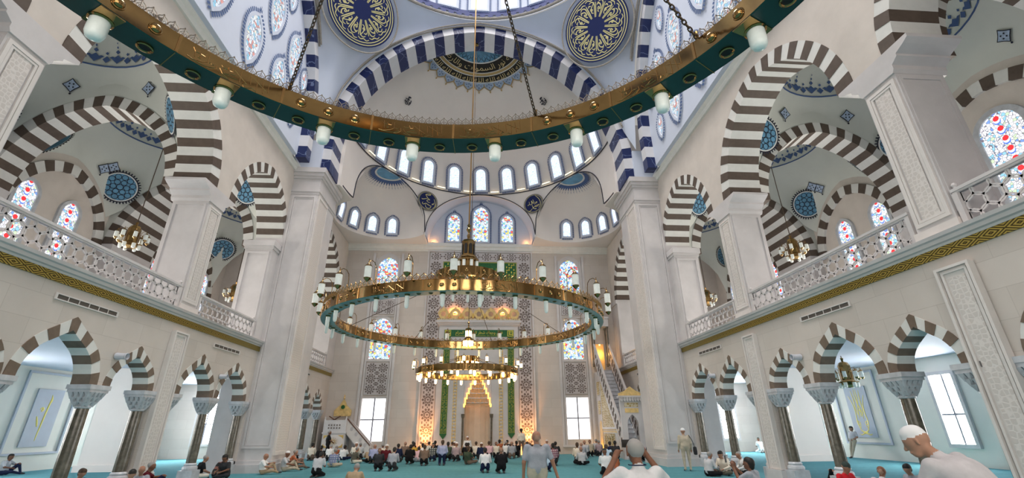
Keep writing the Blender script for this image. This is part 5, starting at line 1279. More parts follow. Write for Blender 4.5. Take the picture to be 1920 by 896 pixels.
    b=thing('book_stand','dark wooden folding book stand on top of the small pulpit','book stand',loc=(-9.75,33.95,2.35))
    for sg in (-1,1):
        mb=MB(); mb.prism([(0,-.0),(sg*.36,.22),(sg*.36,.27),(0,.05),(-sg*.22,-.0)],lambda a,z,d:(a,d,z),-.12,.12); mb.obj('leaf','wood_brown',b)
    mb=MB(); mb.box(-.2,.2,-.1,.1,.0,.02); mb.obj('foot','wood_brown',b)
kursu()
# ---- vents, loudspeakers, wall lamps
VN={12.95:'in the middle bay',20.4:'before the great pier',29.6:'in the far bay'}
for s in (-1,1):
    for y in (12.95,20.4,29.6):
        t=thing('air_vent','dark slotted air vent under the %s gallery %s'%(LR[s],VN[y]),'vent','slotted air vents',loc=(s*(W-.005),y,5.0))
        def bx(mb,xa,xb,ya,yb,za,zb): mb.box(min(-s*xa,-s*xb),max(-s*xa,-s*xb),ya,yb,za,zb)
        mb=MB(); bx(mb,0,.02,-1.02,1.02,-.055,.055); mb.obj('grille','vent_dark',t)
        mb=MB(); bx(mb,0,.035,-1.08,1.08,.055,.085); bx(mb,0,.035,-1.08,1.08,-.085,-.055); bx(mb,0,.035,-1.08,-1.02,-.055,.055); bx(mb,0,.035,1.02,1.08,-.055,.055); mb.obj('frame','ornate',t)
        for k in range(5):
            mb=MB(); bx(mb,.02,.03,-.68+k*.34-.01,-.68+k*.34+.01,-.055,.055); mb.obj('divider','ornate',t)
    for y,lb in ((14.55,'between the arches of the middle bay'),(20.4,'between the two arches before the great pier')):
        t=thing('loudspeaker','grey horn loudspeaker on the %s arcade %s'%(LR[s],lb),'speaker','wall loudspeakers',loc=(s*(W-.02),y,3.86))
        mb=MB(); mb.lathe([(.09,0),(.09,.32),(.105,.38),(.09,.40)],14); mb.v=[(-s*(c)*.6-s*.02,(a)*1.0-.1+c*.3,b*1.0) for a,b,c in mb.v]; mb.obj('horn','speaker_grey',t)
        mb=MB(); mb.box(-.02 if s>0 else 0,0 if s>0 else .02,-.1,.1,-.1,.1); mb.obj('bracket','speaker_grey',t)
# ---- framed calligraphy panels in the aisles
def stroke_panel(s,strokes,label,wline):
    t=thing('framed_calligraphy',label,'panel','aisle calligraphy panels',loc=(s*21.99,26.08,0))
    def bx(mb,xa,xb,ya,yb,za,zb): mb.box(min(-s*xa,-s*xb),max(-s*xa,-s*xb),ya,yb,za,zb)
    mb=MB(); bx(mb,0,.05,-.77,.77,1.1,3.8); mb.obj('grey_board','panel_grey',t)
    mb=MB(); 
    for ya,yb,za,zb in ((-1.6,-1.5,.75,4.6),(1.5,1.6,.75,4.6),(-1.5,1.5,4.5,4.6),(-1.5,1.5,.75,.85)): bx(mb,0,.07,ya,yb,za,zb)
    mb.obj('wall_frame','panel_grey',t)
    mb=MB()
    for st in strokes:
        w=wline; pts=[Vector((-s*.055,(-s if True else 1)*0+ (u-.5)*1.5*(-s),1.1+v*2.7)) for u,v in st]
        # smooth by subdivision
        for _ in range(2): pts=[pts[0]]+[q for a,b in zip(pts[:-1],pts[1:]) for q in (a*.75+b*.25,a*.25+b*.75)]+[pts[-1]]
        n=len(pts); mb.tube(pts,[w*(.35+.65*math.sin(PI*min(1,max(.08,k/(n-1))))) for k in range(n)],6)
    mb.v=[((-s*.05)+(x+s*.05)*.35,y,z) for x,y,z in mb.v]; mb.obj('gold_lettering','yellow_gold',t)
tul=[]
for sg in (-1,1):
    f=lambda u:.5+sg*(u-.5)
    tul+=[[(f(.12),.82),(f(.25),.68),(f(.30),.48),(f(.22),.30),(f(.34),.12),(f(.55),.06)],[(f(.30),.92),(f(.36),.75),(f(.32),.55),(f(.42),.40)],[(f(.46),.95),(f(.45),.72),(f(.58),.52),(f(.60),.36)],[(f(.62),.28),(f(.72),.33),(f(.74),.26),(f(.64),.24),(f(.62),.30)],[(f(.62),.24),(f(.72),.14),(f(.5),.10),(f(.30),.04),(f(.2),.07)]]
tul+=[[(.48,.52),(.52,.54),(.54,.50),(.50,.47)],[(.48,.44),(.52,.46),(.53,.42),(.49,.40)]]
stroke_panel(1,tul,'grey wall panel with gold mirrored tulip calligraphy in the right aisle',.035)
stroke_panel(-1,[[(.56,.90),(.60,.84),(.56,.72),(.53,.5),(.50,.3),(.48,.10)],[(.57,.88),(.62,.80),(.56,.74)],[(.28,.64),(.36,.68),(.42,.63),(.32,.60),(.40,.66)],[(.25,.52),(.30,.46),(.36,.38),(.38,.34)]],'grey wall panel with single tall gold letter in the left aisle',.05)
for s in (-1,1):
    t=thing('wall_lamp','small brass wall lamp on the %s aisle pier'%LR[s],'lamp','aisle wall lamps',loc=(s*17.0,25.15,2.6)); mb=MB(); mb.lathe([(.0,-.18),(.05,-.16),(.06,.1),(.03,.15),(.0,.2)],10,c=(0,-.03,0)); mb.obj('shade','strip_lit',t); mb=MB(); mb.box(-.05,.05,.01,.05,-.12,.12); mb.obj('back_plate','gold',t)
# ---- painted roundels
def disc_thing(label,center,nrm,r,strokes,rad,group,rim=True,extra=None,up=(0,0,1)):
    t=thing('calligraphy_roundel',label,'roundel',group); t.matrix_basis=frame_m(center,nrm,up)
    mb=MB(); mb.lathe([(.0,.0),(r*.93,.0)],48); mb.v=[(a,b,.02) for a,b,c in mb.v]; mb.obj('navy_field','navy',t,recalc=False)
    mb=MB(); ring2(mb,r*.93,r*.955,.025,48,0); ring2(mb,r*.955,r*1.0,.02,48,1); ring2(mb,r*.86,r*.885,.026,48,0); mb.obj('gold_rim',['script_gold','navy'],t,recalc=False)
    mb=MB()
    for st in strokes:
        pts=[Vector((u*r,v*r,.03)) for u,v in st]
        for _ in range(2): pts=[pts[0]]+[q for a,b in zip(pts[:-1],pts[1:]) for q in (a*.75+b*.25,a*.25+b*.75)]+[pts[-1]]
        n=len(pts); mb.tube(pts,[rad*r*(.55+.45*math.sin(PI*k/(n-1))) for k in range(n)],5)
    mb.v=[(a,b,.03+(c-.03)*.2) for a,b,c in mb.v]; mb.obj('gold_script','script_gold',t)
    return t
def T_(lst,cx,cy,R): return [[((x-cx)/R,-(y-cy)/R) for x,y in st] for st in lst]
left=T_([[(265,265),(330,225),(430,215),(430,250),(340,270),(270,270)],[(270,270),(330,350),(380,400),(415,385)],[(330,380),(240,420),(170,445),(155,420)],[(420,420),(340,420),(315,465),(370,500),(430,495)],[(545,345),(580,430),(600,530),(580,620),(520,660)],[(545,475),(540,530),(490,550),(495,515),(535,520)],[(480,600),(420,605),(340,570),(300,545),(240,590),(195,600),(175,555),(210,530)],[(285,590),(290,660),(350,705),(420,690),(460,640),(450,600)],[(350,560),(390,590),(460,605)]],355,455,318)
right=T_([[(425,240),(490,300),(560,400),(585,500),(575,590),(520,645)],[(350,350),(365,400),(390,440),(385,480),(345,470),(305,370),(310,420),(330,490),(290,510),(250,500),(235,400)],[(240,480),(200,520),(190,500)],[(400,520),(440,460),(470,440),(480,480),(440,495)],[(540,540),(470,560),(400,575),(440,600),(500,590),(545,545)],[(430,640),(460,670),(400,665),(340,600),(325,520)],[(330,640),(280,690),(240,715),(215,690)],[(400,580),(370,610),(340,640)]],365,480,300)
for s,st,lb in ((-1,left,'navy roundel with gold script on the spandrel left of the centre windows'),(1,right,'navy roundel with gold script on the spandrel right of the centre windows')):
    th=.52*s; n=Vector((-math.sin(th),-math.cos(th),0)); disc_thing(lb,Vector((8.62*math.sin(th),25+8.62*math.cos(th),18.66)),n,.86,st,.035,'spandrel roundels')
random.seed(3); rad=[]
for k in range(14):
    a=2*PI*k/14
    def q(r,da): return (r*math.cos(a+da),r*math.sin(a+da))
    rad+=[[q(.27,-.05),q(.5,-.05),q(.70,-.04)],[q(.27,.05),q(.5,.04),q(.66,.02),q(.74,.14),q(.70,.26)]]
    rad+=[[q(.74,-.04),q(.80,.05),q(.76,.18),q(.83,.26),q(.80,.38)],[q(.5,.16),q(.56,.24),q(.50,.28),q(.47,.2),q(.52,.14)],[q(.62,.2),q(.66,.30),q(.60,.33)]]
    if k%2: rad+=[[q(.70,.02),q(.56,.22),q(.42,.26),q(.40,.12)]]
    else: rad+=[[q(.48,.12),q(.60,.12),q(.68,.30)],[q(.40,.18),q(.46,.28)]]
for s,c in ((-1,(-7.90,21.04,25.95)),(1,(7.52,21.15,25.64))):
    c=Vector(c); n=Vector((0,13,21))-c
    disc_thing('large navy roundel with radiating gold script on the %s pendentive'%LR[s],c+n.normalized()*.55,n,2.2,rad,.016,'pendentive roundels')
    t=MB(); q=frame_m(c+n.normalized()*.5,n); t.tube([q@Vector((2.5*math.cos(2*PI*k/60),2.5*math.sin(2*PI*k/60),0)) for k in range(60)],.05,6,closed=True); t.obj('roundel_rope','line_grey',pv)
# small black script marks on the semi-dome, medallion lettering
mb=MB()
for s,th,e in ((-1,-1.0,R_(39.8)),(1,.95,R_(44))):
    p=sdp(th,e,.985); n=(Vector((0,25,20))-p).normalized(); q=frame_m(p,n)
    for st in left: mb.tube([q@Vector((u*.42,v*.42,0)) for u,v in st],.035,4)
mb.obj('black_script','line_black',sd)
mb=MB()
def arcP(r0,h,a0,a1,L): return lambda u,v:mp(a0+(a1-a0)*u/L,r0-v if False else r0+h-v,.983)
text_on(mb,'الله نور السموات والارض',lambda u,v:mp(-1.25+2.5*u,3.0-.6*v,.982),1.0,1.0)
for k in range(11): text_on(mb,'الله',lambda u,v:mp(-1.45+2.9*(k+.08+.84*u)/11,3.76-.34*v,.982),1.0,1.0)
mb.obj('medallion_script','gold_ink_light',md,recalc=False)
# ================================================================= PEOPLE
def sdf_mesh(name,prims,vox,mats):
    """prims: list of dicts (kind 'c' tapered capsule a,b,ra,rb | 'e' ellipsoid c,r,rot ; l label ; k blend). one continuous surface-net mesh"""
    lo=np.array([1e9]*3); hi=-lo
    for p in prims:
        if p['t']=='c':
            for q,r in ((p['a'],p['ra']),(p['b'],p['rb'])): lo=np.minimum(lo,np.array(q)-r); hi=np.maximum(hi,np.array(q)+r)
        else: r=max(p['r']); lo=np.minimum(lo,np.array(p['c'])-r); hi=np.maximum(hi,np.array(p['c'])+r)
    lo-=3*vox+.02; hi+=3*vox+.02; n=np.ceil((hi-lo)/vox).astype(int)+1
    ax=[lo[i]+vox*np.arange(n[i]) for i in range(3)]
    F=np.full(n,.3,np.float32); B=np.full(n,9.,np.float32); Lb=np.zeros(n,np.int8)
    for p in prims:
        k=p.get('k',.035); m=k+2*vox+.03
        if p['t']=='c': a,b=np.array(p['a'],float),np.array(p['b'],float); R=max(p['ra'],p['rb']); l0=np.minimum(a,b)-R-m; h0=np.maximum(a,b)+R+m
        else: c=np.array(p['c'],float); R=max(p['r']); l0=c-R-m; h0=c+R+m
        i0=np.maximum(0,np.floor((l0-lo)/vox).astype(int)); i1=np.minimum(n,np.ceil((h0-lo)/vox).astype(int)+1)
        X,Y,Z=np.meshgrid(*[ax[i][i0[i]:i1[i]] for i in range(3)],indexing='ij')
        if p['t']=='c':
            d=b-a; L2=max(1e-9,d@d); t=np.clip(((X-a[0])*d[0]+(Y-a[1])*d[1]+(Z-a[2])*d[2])/L2,0,1)
            D=np.sqrt((X-a[0]-t*d[0])**2+(Y-a[1]-t*d[1])**2+(Z-a[2]-t*d[2])**2)-(p['ra']+(p['rb']-p['ra'])*t)
        else:
            rx,ry,rz=p['r']; q=np.stack([X-c[0],Y-c[1],Z-c[2]],-1)
            if 'rot' in p: q=q@np.array(Matrix.Rotation(p['rot'][0],3,p['rot'][1]))
            s=np.sqrt((q[...,0]/rx)**2+(q[...,1]/ry)**2+(q[...,2]/rz)**2); D=(s-1)*min(rx,ry,rz)*(.5+.5*s.clip(0,1))
        sl=tuple(slice(i0[i],i1[i]) for i in range(3)); f=F[sl]
        h=np.clip(.5+.5*(f-D)/k,0,1); F[sl]=f*(1-h)+D*h-k*h*(1-h)
        bb=B[sl]; Dl=D-p.get('bias',0); up=Dl<bb; Lb[sl]=np.where(up,p['l'],Lb[sl]); B[sl]=np.where(up,Dl,bb)
    S=F<0; c8=[S[i:n[0]-1+i,j:n[1]-1+j,k:n[2]-1+k] for i in(0,1) for j in(0,1) for k in(0,1)]
    cnt=sum(c.astype(np.int8) for c in c8); act=(cnt>0)&(cnt<8); idx=np.argwhere(act); num=np.full(act.shape,-1,np.int64); num[act]=np.arange(len(idx))
    acc=np.zeros((len(idx),3)); w=np.zeros(len(idx)); I,J,K=idx.T
    for a in range(3):
        for u in (0,1):
            for v in (0,1):
                o=[0,0,0]; o[(a+1)%3]=u; o[(a+2)%3]=v; e=list(o); e[a]=1
                f0=F[I+o[0],J+o[1],K+o[2]]; f1=F[I+e[0],J+e[1],K+e[2]]; cr=(f0<0)!=(f1<0); t=np.where(cr,f0/np.where(cr,f0-f1,1),0)
                pos=np.array(o,float)[None,:].repeat(len(idx),0); pos[:,a]+=t; acc+=pos*cr[:,None]; w+=cr
    V=lo+vox*(idx+acc/w[:,None]); faces=[]
    for a in range(3):
        sl0=[slice(1,-1)]*3; sl0[a]=slice(0,n[a]-1); sl1=list(sl0); sl1[a]=slice(1,n[a])
        A,Bc=S[tuple(sl0)],S[tuple(sl1)]; E=np.argwhere(A!=Bc); base=E+np.array([0 if i==a else 1 for i in range(3)]); inn=A[tuple(E.T)]
        b,c=(a+1)%3,(a+2)%3; q=[]
        for db,dc in ((-1,-1),(0,-1),(0,0),(-1,0)):
            p=base.copy(); p[:,b]+=db; p[:,c]+=dc; q.append(num[tuple(p.T)])
        q=np.stack(q,1); q[~inn]=q[~inn][:,::-1]; faces.append(q)
    Fc=np.concatenate(faces); Fc=Fc[(Fc>=0).all(1)]
    vl=Lb[tuple(np.clip(np.rint((V-lo)/vox).astype(int),0,n-1).T)]
    me=bpy.data.meshes.new(name); me.from_pydata(V.tolist(),[],Fc.tolist())
    for m_ in mats: me.materials.append(m_)
    fl=np.sort(vl[Fc],1)[:,1]; me.polygons.foreach_set('material_index',fl.astype(np.int32)); me.polygons.foreach_set('use_smooth',[True]*len(Fc)); me.update(); return me
SKIN,SHIRT,TROU,HAIR,SHOE,EXTRA=range(6)
def cap(a,b,ra,rb,l,k=.03,bias=0): return dict(t='c',a=a,b=b,ra=ra,rb=rb,l=l,k=k,bias=bias)
def ell(c,r,l,k=.03,rot=None,bias=0):
    d=dict(t='e',c=c,r=r,l=l,k=k,bias=bias)
    if rot: d['rot']=rot
    return d
def V3(*a): return np.array(a,float)
def head_prims(hc,fwd=(0,1,0),up=(0,0,1),hair='full'):
    """head centred at hc looking along fwd"""
    f=np.array(fwd,float); f/=np.linalg.norm(f); u=np.array(up,float); u-=f*(u@f); u/=np.linalg.norm(u); r=np.cross(f,u); hc=np.array(hc,float)
    def P(x,y,z): return hc+r*x+f*y+u*z
    o=[cap(P(0,-.02,.035),P(0,.02,.03),.088,.086,SKIN,.03),cap(P(0,.03,-.02),P(0,.045,-.075),.066,.045,SKIN,.04)]
    o+=[cap(P(0,.098,.005),P(0,.115,-.028),.011,.017,SKIN,.012),cap(P(-.028,.088,-.066),P(.028,.088,-.066),.011,.011,SKIN,.012)]   # nose, lips
    for s in (-1,1): o+=[cap(P(s*.086,-.005,.02),P(s*.092,-.015,-.03),.012,.010,SKIN,.01),cap(P(s*.02,.088,.03),P(s*.048,.082,.03),.012,.012,SKIN,.012)]   # ears, brows
    if hair in ('full','dark'): o+=[cap(P(0,-.032,.05),P(0,.015,.062),.092,.084,HAIR,.008,.004),cap(P(0,-.055,.01),P(0,-.06,-.04),.075,.06,HAIR,.008,.004)]
    elif hair=='short': o+=[cap(P(0,-.034,.045),P(0,.0,.06),.090,.080,HAIR,.008,.002)]
    elif hair=='cap': o+=[cap(P(0,-.012,.066),P(0,.012,.066),.090,.090,HAIR,.006,.004)]
    elif hair=='bald': o+=[cap(P(0,-.05,-.0),P(0,-.055,-.02),.068,.06,HAIR,.01,.001)]
    return o
def hand_prims(w,d,nrm,curl=.35,s=1,fingers=True,r=.0095):
    """wrist w, direction d, palm normal nrm; five fingers"""
    w=np.array(w,float); d=np.array(d,float); d/=np.linalg.norm(d); nn=np.array(nrm,float); nn-=d*(nn@d); nn/=np.linalg.norm(nn); sd_=np.cross(d,nn)*s
    o=[cap(w,w+d*.075,.026,.034,SKIN,.02),cap(w+d*.05-sd_*.02,w+d*.085+sd_*.02,.020,.018,SKIN,.02)]
    if not fingers: return o+[cap(w+d*.08,w+d*.15+nn*.03,.026,.015,SKIN,.02)]
    for i,(off,L) in enumerate(((-.030,.062),(-.010,.078),(.011,.074),(.031,.056))):
        b=w+d*.082+sd_*off; c=math.cos(curl),math.sin(curl); m=b+(d*c[0]+nn*c[1])*L*.55; c2=math.cos(curl*2),math.sin(curl*2); e=m+(d*c2[0]+nn*c2[1])*L*.5
        o+=[cap(b,m,r,r*.95,SKIN,.006),cap(m,e,r*.95,r*.8,SKIN,.006)]
    b=w+d*.03-sd_*.028; m=b+(d*.6-sd_*.75+nn*.25)*.035; e=m+(d*.85-sd_*.35+nn*.35)*.032; o+=[cap(b,m,.014,.011,SKIN,.01),cap(m,e,.011,.009,SKIN,.006)]
    return o
def body_prims(J,hair='full',sleeve='long',fing=False,fat=1.0):
    """J: dict of joints"""
    o=[]; g=fat; pe,ch,ne=map(lambda k:np.array(J[k],float),('pelvis','chest','neck'))
    up=(ne-pe)/np.linalg.norm(ne-pe); sl,sr=np.array(J['sl'],float),np.array(J['sr'],float); x=(sr-sl)/np.linalg.norm(sr-sl); hl,hr=np.array(J['hl'],float),np.array(J['hr'],float)
    for s,sh,hp in ((-1,sl,hl),(1,sr,hr)):
        o+=[cap(hp+up*.02,pe+x*s*.075+up*.06,.105*g,.115*g,TROU,.06)]
        o+=[cap(pe+x*s*.07+up*.10,ch+x*s*.085,.118*g,.118*g,SHIRT,.07),cap(ch+x*s*.08,sh-x*s*.03-up*.02,.115*g,.072,SHIRT,.06)]
    o+=[cap(pe+up*.08,ch,.125*g,.125*g,SHIRT,.06),cap(ch+up*.06,ne-up*.03,.10,.062,SHIRT,.06)]
    hc=np.array(J['head'],float); o+=[cap(ne-up*.04,hc-(hc-ne)*.25,.055,.050,SKIN,.025)]
    o+=head_prims(hc,J.get('look',(0,1,0)),J.get('hup',(0,0,1)),hair)
    for s,sh,el,wr in ((-1,sl,J['el'],J['wl']),(1,sr,J['er'],J['wr'])):
        el,wr=np.array(el,float),np.array(wr,float)
        if sleeve=='long': o+=[cap(sh,el,.062,.050,SHIRT,.035),cap(el,wr,.048,.036,SHIRT,.025)]
        else:
            m=sh+(el-sh)*.72; o+=[cap(sh,m,.066,.062,SHIRT,.03),cap(m,el,.044,.041,SKIN,.012),cap(el,wr,.043,.028,SKIN,.02)]
        d=J.get('dl' if s<0 else 'dr',wr-el); nn=J.get('nl' if s<0 else 'nr',(0,0,-1)); o+=hand_prims(wr,d,nn,.45,s,fing)
    for s,hp,kn,an,to in ((-1,hl,J['kl'],J['al'],J['tl']),(1,hr,J['kr'],J['ar'],J['tr'])):
        kn,an,to=np.array(kn,float),np.array(an,float),np.array(to,float)
        o+=[cap(hp,kn,.092*g,.064,TROU,.05),cap(kn,an,.062,.044,TROU,.03),cap(an,to,.042,.032,SHOE,.02)]
    return o
POSE={}
POSE['K']=dict(pelvis=(0,-.06,.27),chest=(0,.0,.58),neck=(0,.03,.76),head=(0,.07,.89),sl=(-.19,.0,.70),sr=(.19,.0,.70),el=(-.25,.06,.45),er=(.25,.06,.45),wl=(-.15,.25,.36),wr=(.15,.25,.36),hl=(-.10,-.06,.22),hr=(.10,-.06,.22),kl=(-.15,.32,.09),kr=(.15,.32,.09),al=(-.10,-.14,.07),ar=(.10,-.14,.07),tl=(-.10,-.27,.04),tr=(.10,-.27,.04),look=(0,1,-.3))
POSE['K2']=dict(POSE['K'],chest=(0,.05,.57),neck=(0,.13,.73),head=(0,.20,.84),sl=(-.19,.08,.67),sr=(.19,.08,.67),el=(-.25,.12,.42),er=(.25,.12,.42),wl=(-.08,.30,.45),wr=(.08,.30,.45),look=(0,.8,-.6))
POSE['K3']=dict(POSE['K'],el=(-.27,.04,.46),er=(.27,.04,.46),wl=(-.09,.24,.62),wr=(.09,.24,.62),look=(.25,1,-.25),head=(.015,.07,.89))
POSE['S']=dict(pelvis=(0,-.04,.13),chest=(0,.03,.43),neck=(0,.09,.61),head=(0,.14,.735),sl=(-.19,.05,.54),sr=(.19,.05,.54),el=(-.28,.10,.32),er=(.28,.10,.32),wl=(-.15,.30,.24),wr=(.15,.30,.24),hl=(-.10,-.03,.11),hr=(.10,-.03,.11),kl=(-.36,.22,.13),kr=(.36,.22,.13),al=(.10,.32,.07),ar=(-.10,.28,.07),tl=(.20,.34,.05),tr=(-.20,.26,.05),look=(0,1,-.35))
POSE['S2']=dict(POSE['S'],chest=(0,.10,.42),neck=(0,.21,.57),head=(0,.30,.66),sl=(-.19,.15,.51),sr=(.19,.15,.51),el=(-.28,.22,.32),er=(.28,.22,.32),look=(0,.8,-.7))
POSE['T']=dict(pelvis=(0,0,.94),chest=(0,.01,1.24),neck=(0,.0,1.44),head=(0,.02,1.575),sl=(-.19,0,1.38),sr=(.19,0,1.38),el=(-.25,-.02,1.10),er=(.25,-.02,1.10),wl=(-.26,.08,.86),wr=(.26,.08,.86),hl=(-.10,0,.90),hr=(.10,0,.90),kl=(-.11,.02,.49),kr=(.11,.02,.49),al=(-.11,-.01,.09),ar=(.11,-.01,.09),tl=(-.12,.13,.04),tr=(.12,.13,.04))
POSE['W']=dict(POSE['T'],pelvis=(0,.02,.93),kl=(-.11,.16,.50),al=(-.11,.20,.10),tl=(-.11,.33,.05),kr=(.11,-.06,.49),ar=(.11,-.32,.14),tr=(.11,-.22,.04),el=(-.25,-.08,1.12),wl=(-.24,.0,.88),er=(.24,.10,1.12),wr=(.12,.26,1.02))
POSE['Q']=dict(pelvis=(0,-.02,.50),chest=(0,.0,.79),neck=(0,.0,.98),head=(0,.03,1.105),sl=(-.19,-.01,.92),sr=(.19,-.01,.92),el=(-.26,.0,.65),er=(.26,.0,.65),wl=(-.20,.16,.52),wr=(.20,.16,.52),hl=(-.10,-.02,.46),hr=(.10,-.02,.46),kl=(-.12,.06,.08),kr=(.12,.06,.08),al=(-.10,-.36,.07),ar=(.10,-.36,.07),tl=(-.10,-.48,.04),tr=(.10,-.48,.04),look=(0,1,-.25))
POSE['U']=dict(pelvis=(0,-.06,.12),chest=(0,-.10,.43),neck=(0,-.06,.62),head=(0,-.01,.745),sl=(-.19,-.09,.55),sr=(.19,-.09,.55),el=(-.27,.10,.42),er=(.27,.08,.34),wl=(-.14,.32,.46),wr=(.14,.28,.30),hl=(-.10,-.04,.11),hr=(.10,-.04,.11),kl=(-.15,.34,.43),kr=(.24,.40,.16),al=(-.12,.52,.09),ar=(-.02,.60,.07),tl=(-.12,.66,.05),tr=(-.06,.74,.06),look=(0,1,-.15))
POSE['L']=dict(POSE['T'],pelvis=(0,.05,.93),chest=(0,-.08,1.22),neck=(0,-.12,1.41),head=(0,-.10,1.545),sl=(-.19,-.12,1.35),sr=(.19,-.12,1.35),el=(-.30,-.06,1.10),er=(.28,-.16,1.10),wl=(-.12,.10,.98),wr=(.16,-.02,.96),kl=(-.08,.20,.49),al=(.02,.33,.09),tl=(.03,.46,.05),kr=(.10,.18,.49),ar=(.10,.28,.09),tr=(.12,.41,.05))
# cloth materials
def cloth(name,c): 
    if name in M: return M[name]
    return mat(name,c,.85,var=.10,scale=9,bump=.7,bscale=7,spec=.15)
COLS=dict(white=(.80,.80,.80),cream=(.72,.66,.57),grey=(.33,.345,.39),lgrey=(.52,.53,.56),black=(.012,.012,.014),char=(.035,.035,.04),navy=(.015,.022,.06),olive=(.12,.115,.09),tan=(.42,.31,.20),brown=(.20,.14,.11),lblue=(.45,.58,.70),lav=(.36,.40,.62),pink=(.68,.44,.48),mauve=(.38,.30,.33),mustard=(.55,.34,.06),rust=(.42,.13,.06),green=(.055,.08,.055),khaki=(.48,.42,.33),red=(.55,.02,.03),maroon=(.10,.012,.02),dim=(.50,.48,.50),shaded_white_soft=(.62,.62,.64))  # last two entries: white cloth with its shading put into the colour
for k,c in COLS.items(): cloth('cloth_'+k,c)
def plaid(name,c1,c2,sx,sz):
    m=cloth(name,c1); nt=m.node_tree; b=nt.nodes['Principled BSDF']; tc=node(nt,'ShaderNodeTexCoord'); sp=node(nt,'ShaderNodeSeparateXYZ'); nt.links.new(tc.outputs['Object'],sp.inputs[0]); outs=[]
    for ax,per in (('X',sx),('Z',sz)):
        if not per: continue
        p=node(nt,'ShaderNodeMath',operation='PINGPONG'); p.inputs[1].default_value=per; nt.links.new(sp.outputs[ax],p.inputs[0])
        g=node(nt,'ShaderNodeMath',operation='GREATER_THAN'); g.inputs[1].default_value=per*.6; nt.links.new(p.outputs[0],g.inputs[0]); outs.append(g.outputs[0])
    v=outs[0]
    if len(outs)>1:
        a=node(nt,'ShaderNodeMath',operation='MAXIMUM'); nt.links.new(outs[0],a.inputs[0]); nt.links.new(outs[1],a.inputs[1]); v=a.outputs[0]
    mx=node(nt,'ShaderNodeMix',data_type='RGBA'); mx.inputs[6].default_value=(*c1,1); mx.inputs[7].default_value=(*c2,1); nt.links.new(v,mx.inputs[0]); nt.links.new(mx.outputs[2],b.inputs['Base Color'])
plaid('cloth_plaidb',(.42,.46,.56),(.16,.20,.36),.05,.05); plaid('cloth_plaidr',(.50,.40,.42),(.24,.10,.14),.05,.05); plaid('cloth_plaidg',(.36,.37,.34),(.05,.06,.07),.06,.06); plaid('cloth_stripe',(.02,.018,.02),(.22,.09,.07),0,.12)
for i,c in enumerate(((.34,.17,.11),(.20,.09,.055),(.40,.22,.15))): mat('skin_%d'%i,c,.55,var=.06,scale=12,spec=.3)
mat('hair_dark',(.012,.010,.009),.6); mat('hair_brown',(.06,.035,.02),.6); mat('hair_grey',(.30,.29,.28),.7); mat('hair_bald',(.34,.20,.14),.5); mat('hair_wcap',(.78,.78,.80),.8); mat('hair_cap',(.03,.045,.04),.8); mat('sock',(.04,.04,.045),.8)
PM={}
def pose_mesh(pose,hair,sleeve,vox=.022):
    k=(pose,hair,sleeve)
    if k not in PM: PM[k]=sdf_mesh('person_'+pose,body_prims(POSE[pose],hair,sleeve),vox,[M['skin_0'],M['cloth_white'],M['cloth_black'],M['hair_dark'],M['sock']])
    return PM[k]
HK=dict(dark='full',brown='full',grey='short',bald='bald',wcap='cap',cap='cap')
WORD=dict(white='white',cream='cream',grey='blue grey',lgrey='light grey',black='black',char='charcoal',navy='navy',olive='olive',tan='tan',brown='brown',lblue='pale blue',lav='lavender blue',pink='pink',mauve='mauve',mustard='mustard',rust='rust',green='dark green',khaki='khaki',red='red',maroon='maroon',plaidb='blue plaid',plaidr='red checked',plaidg='grey checked',stripe='dark striped')
PW=dict(K='kneeling',Q='kneeling upright',S='sitting',U='sitting',T='standing',W='standing',L='standing')
def dress(o,shirt,trou,hair,skin):
    for sl,m in zip(o.material_slots,('skin_%d'%skin,'cloth_'+shirt,'cloth_'+trou,'hair_'+hair,'sock')):
        sl.link='OBJECT'; sl.material=M[m]
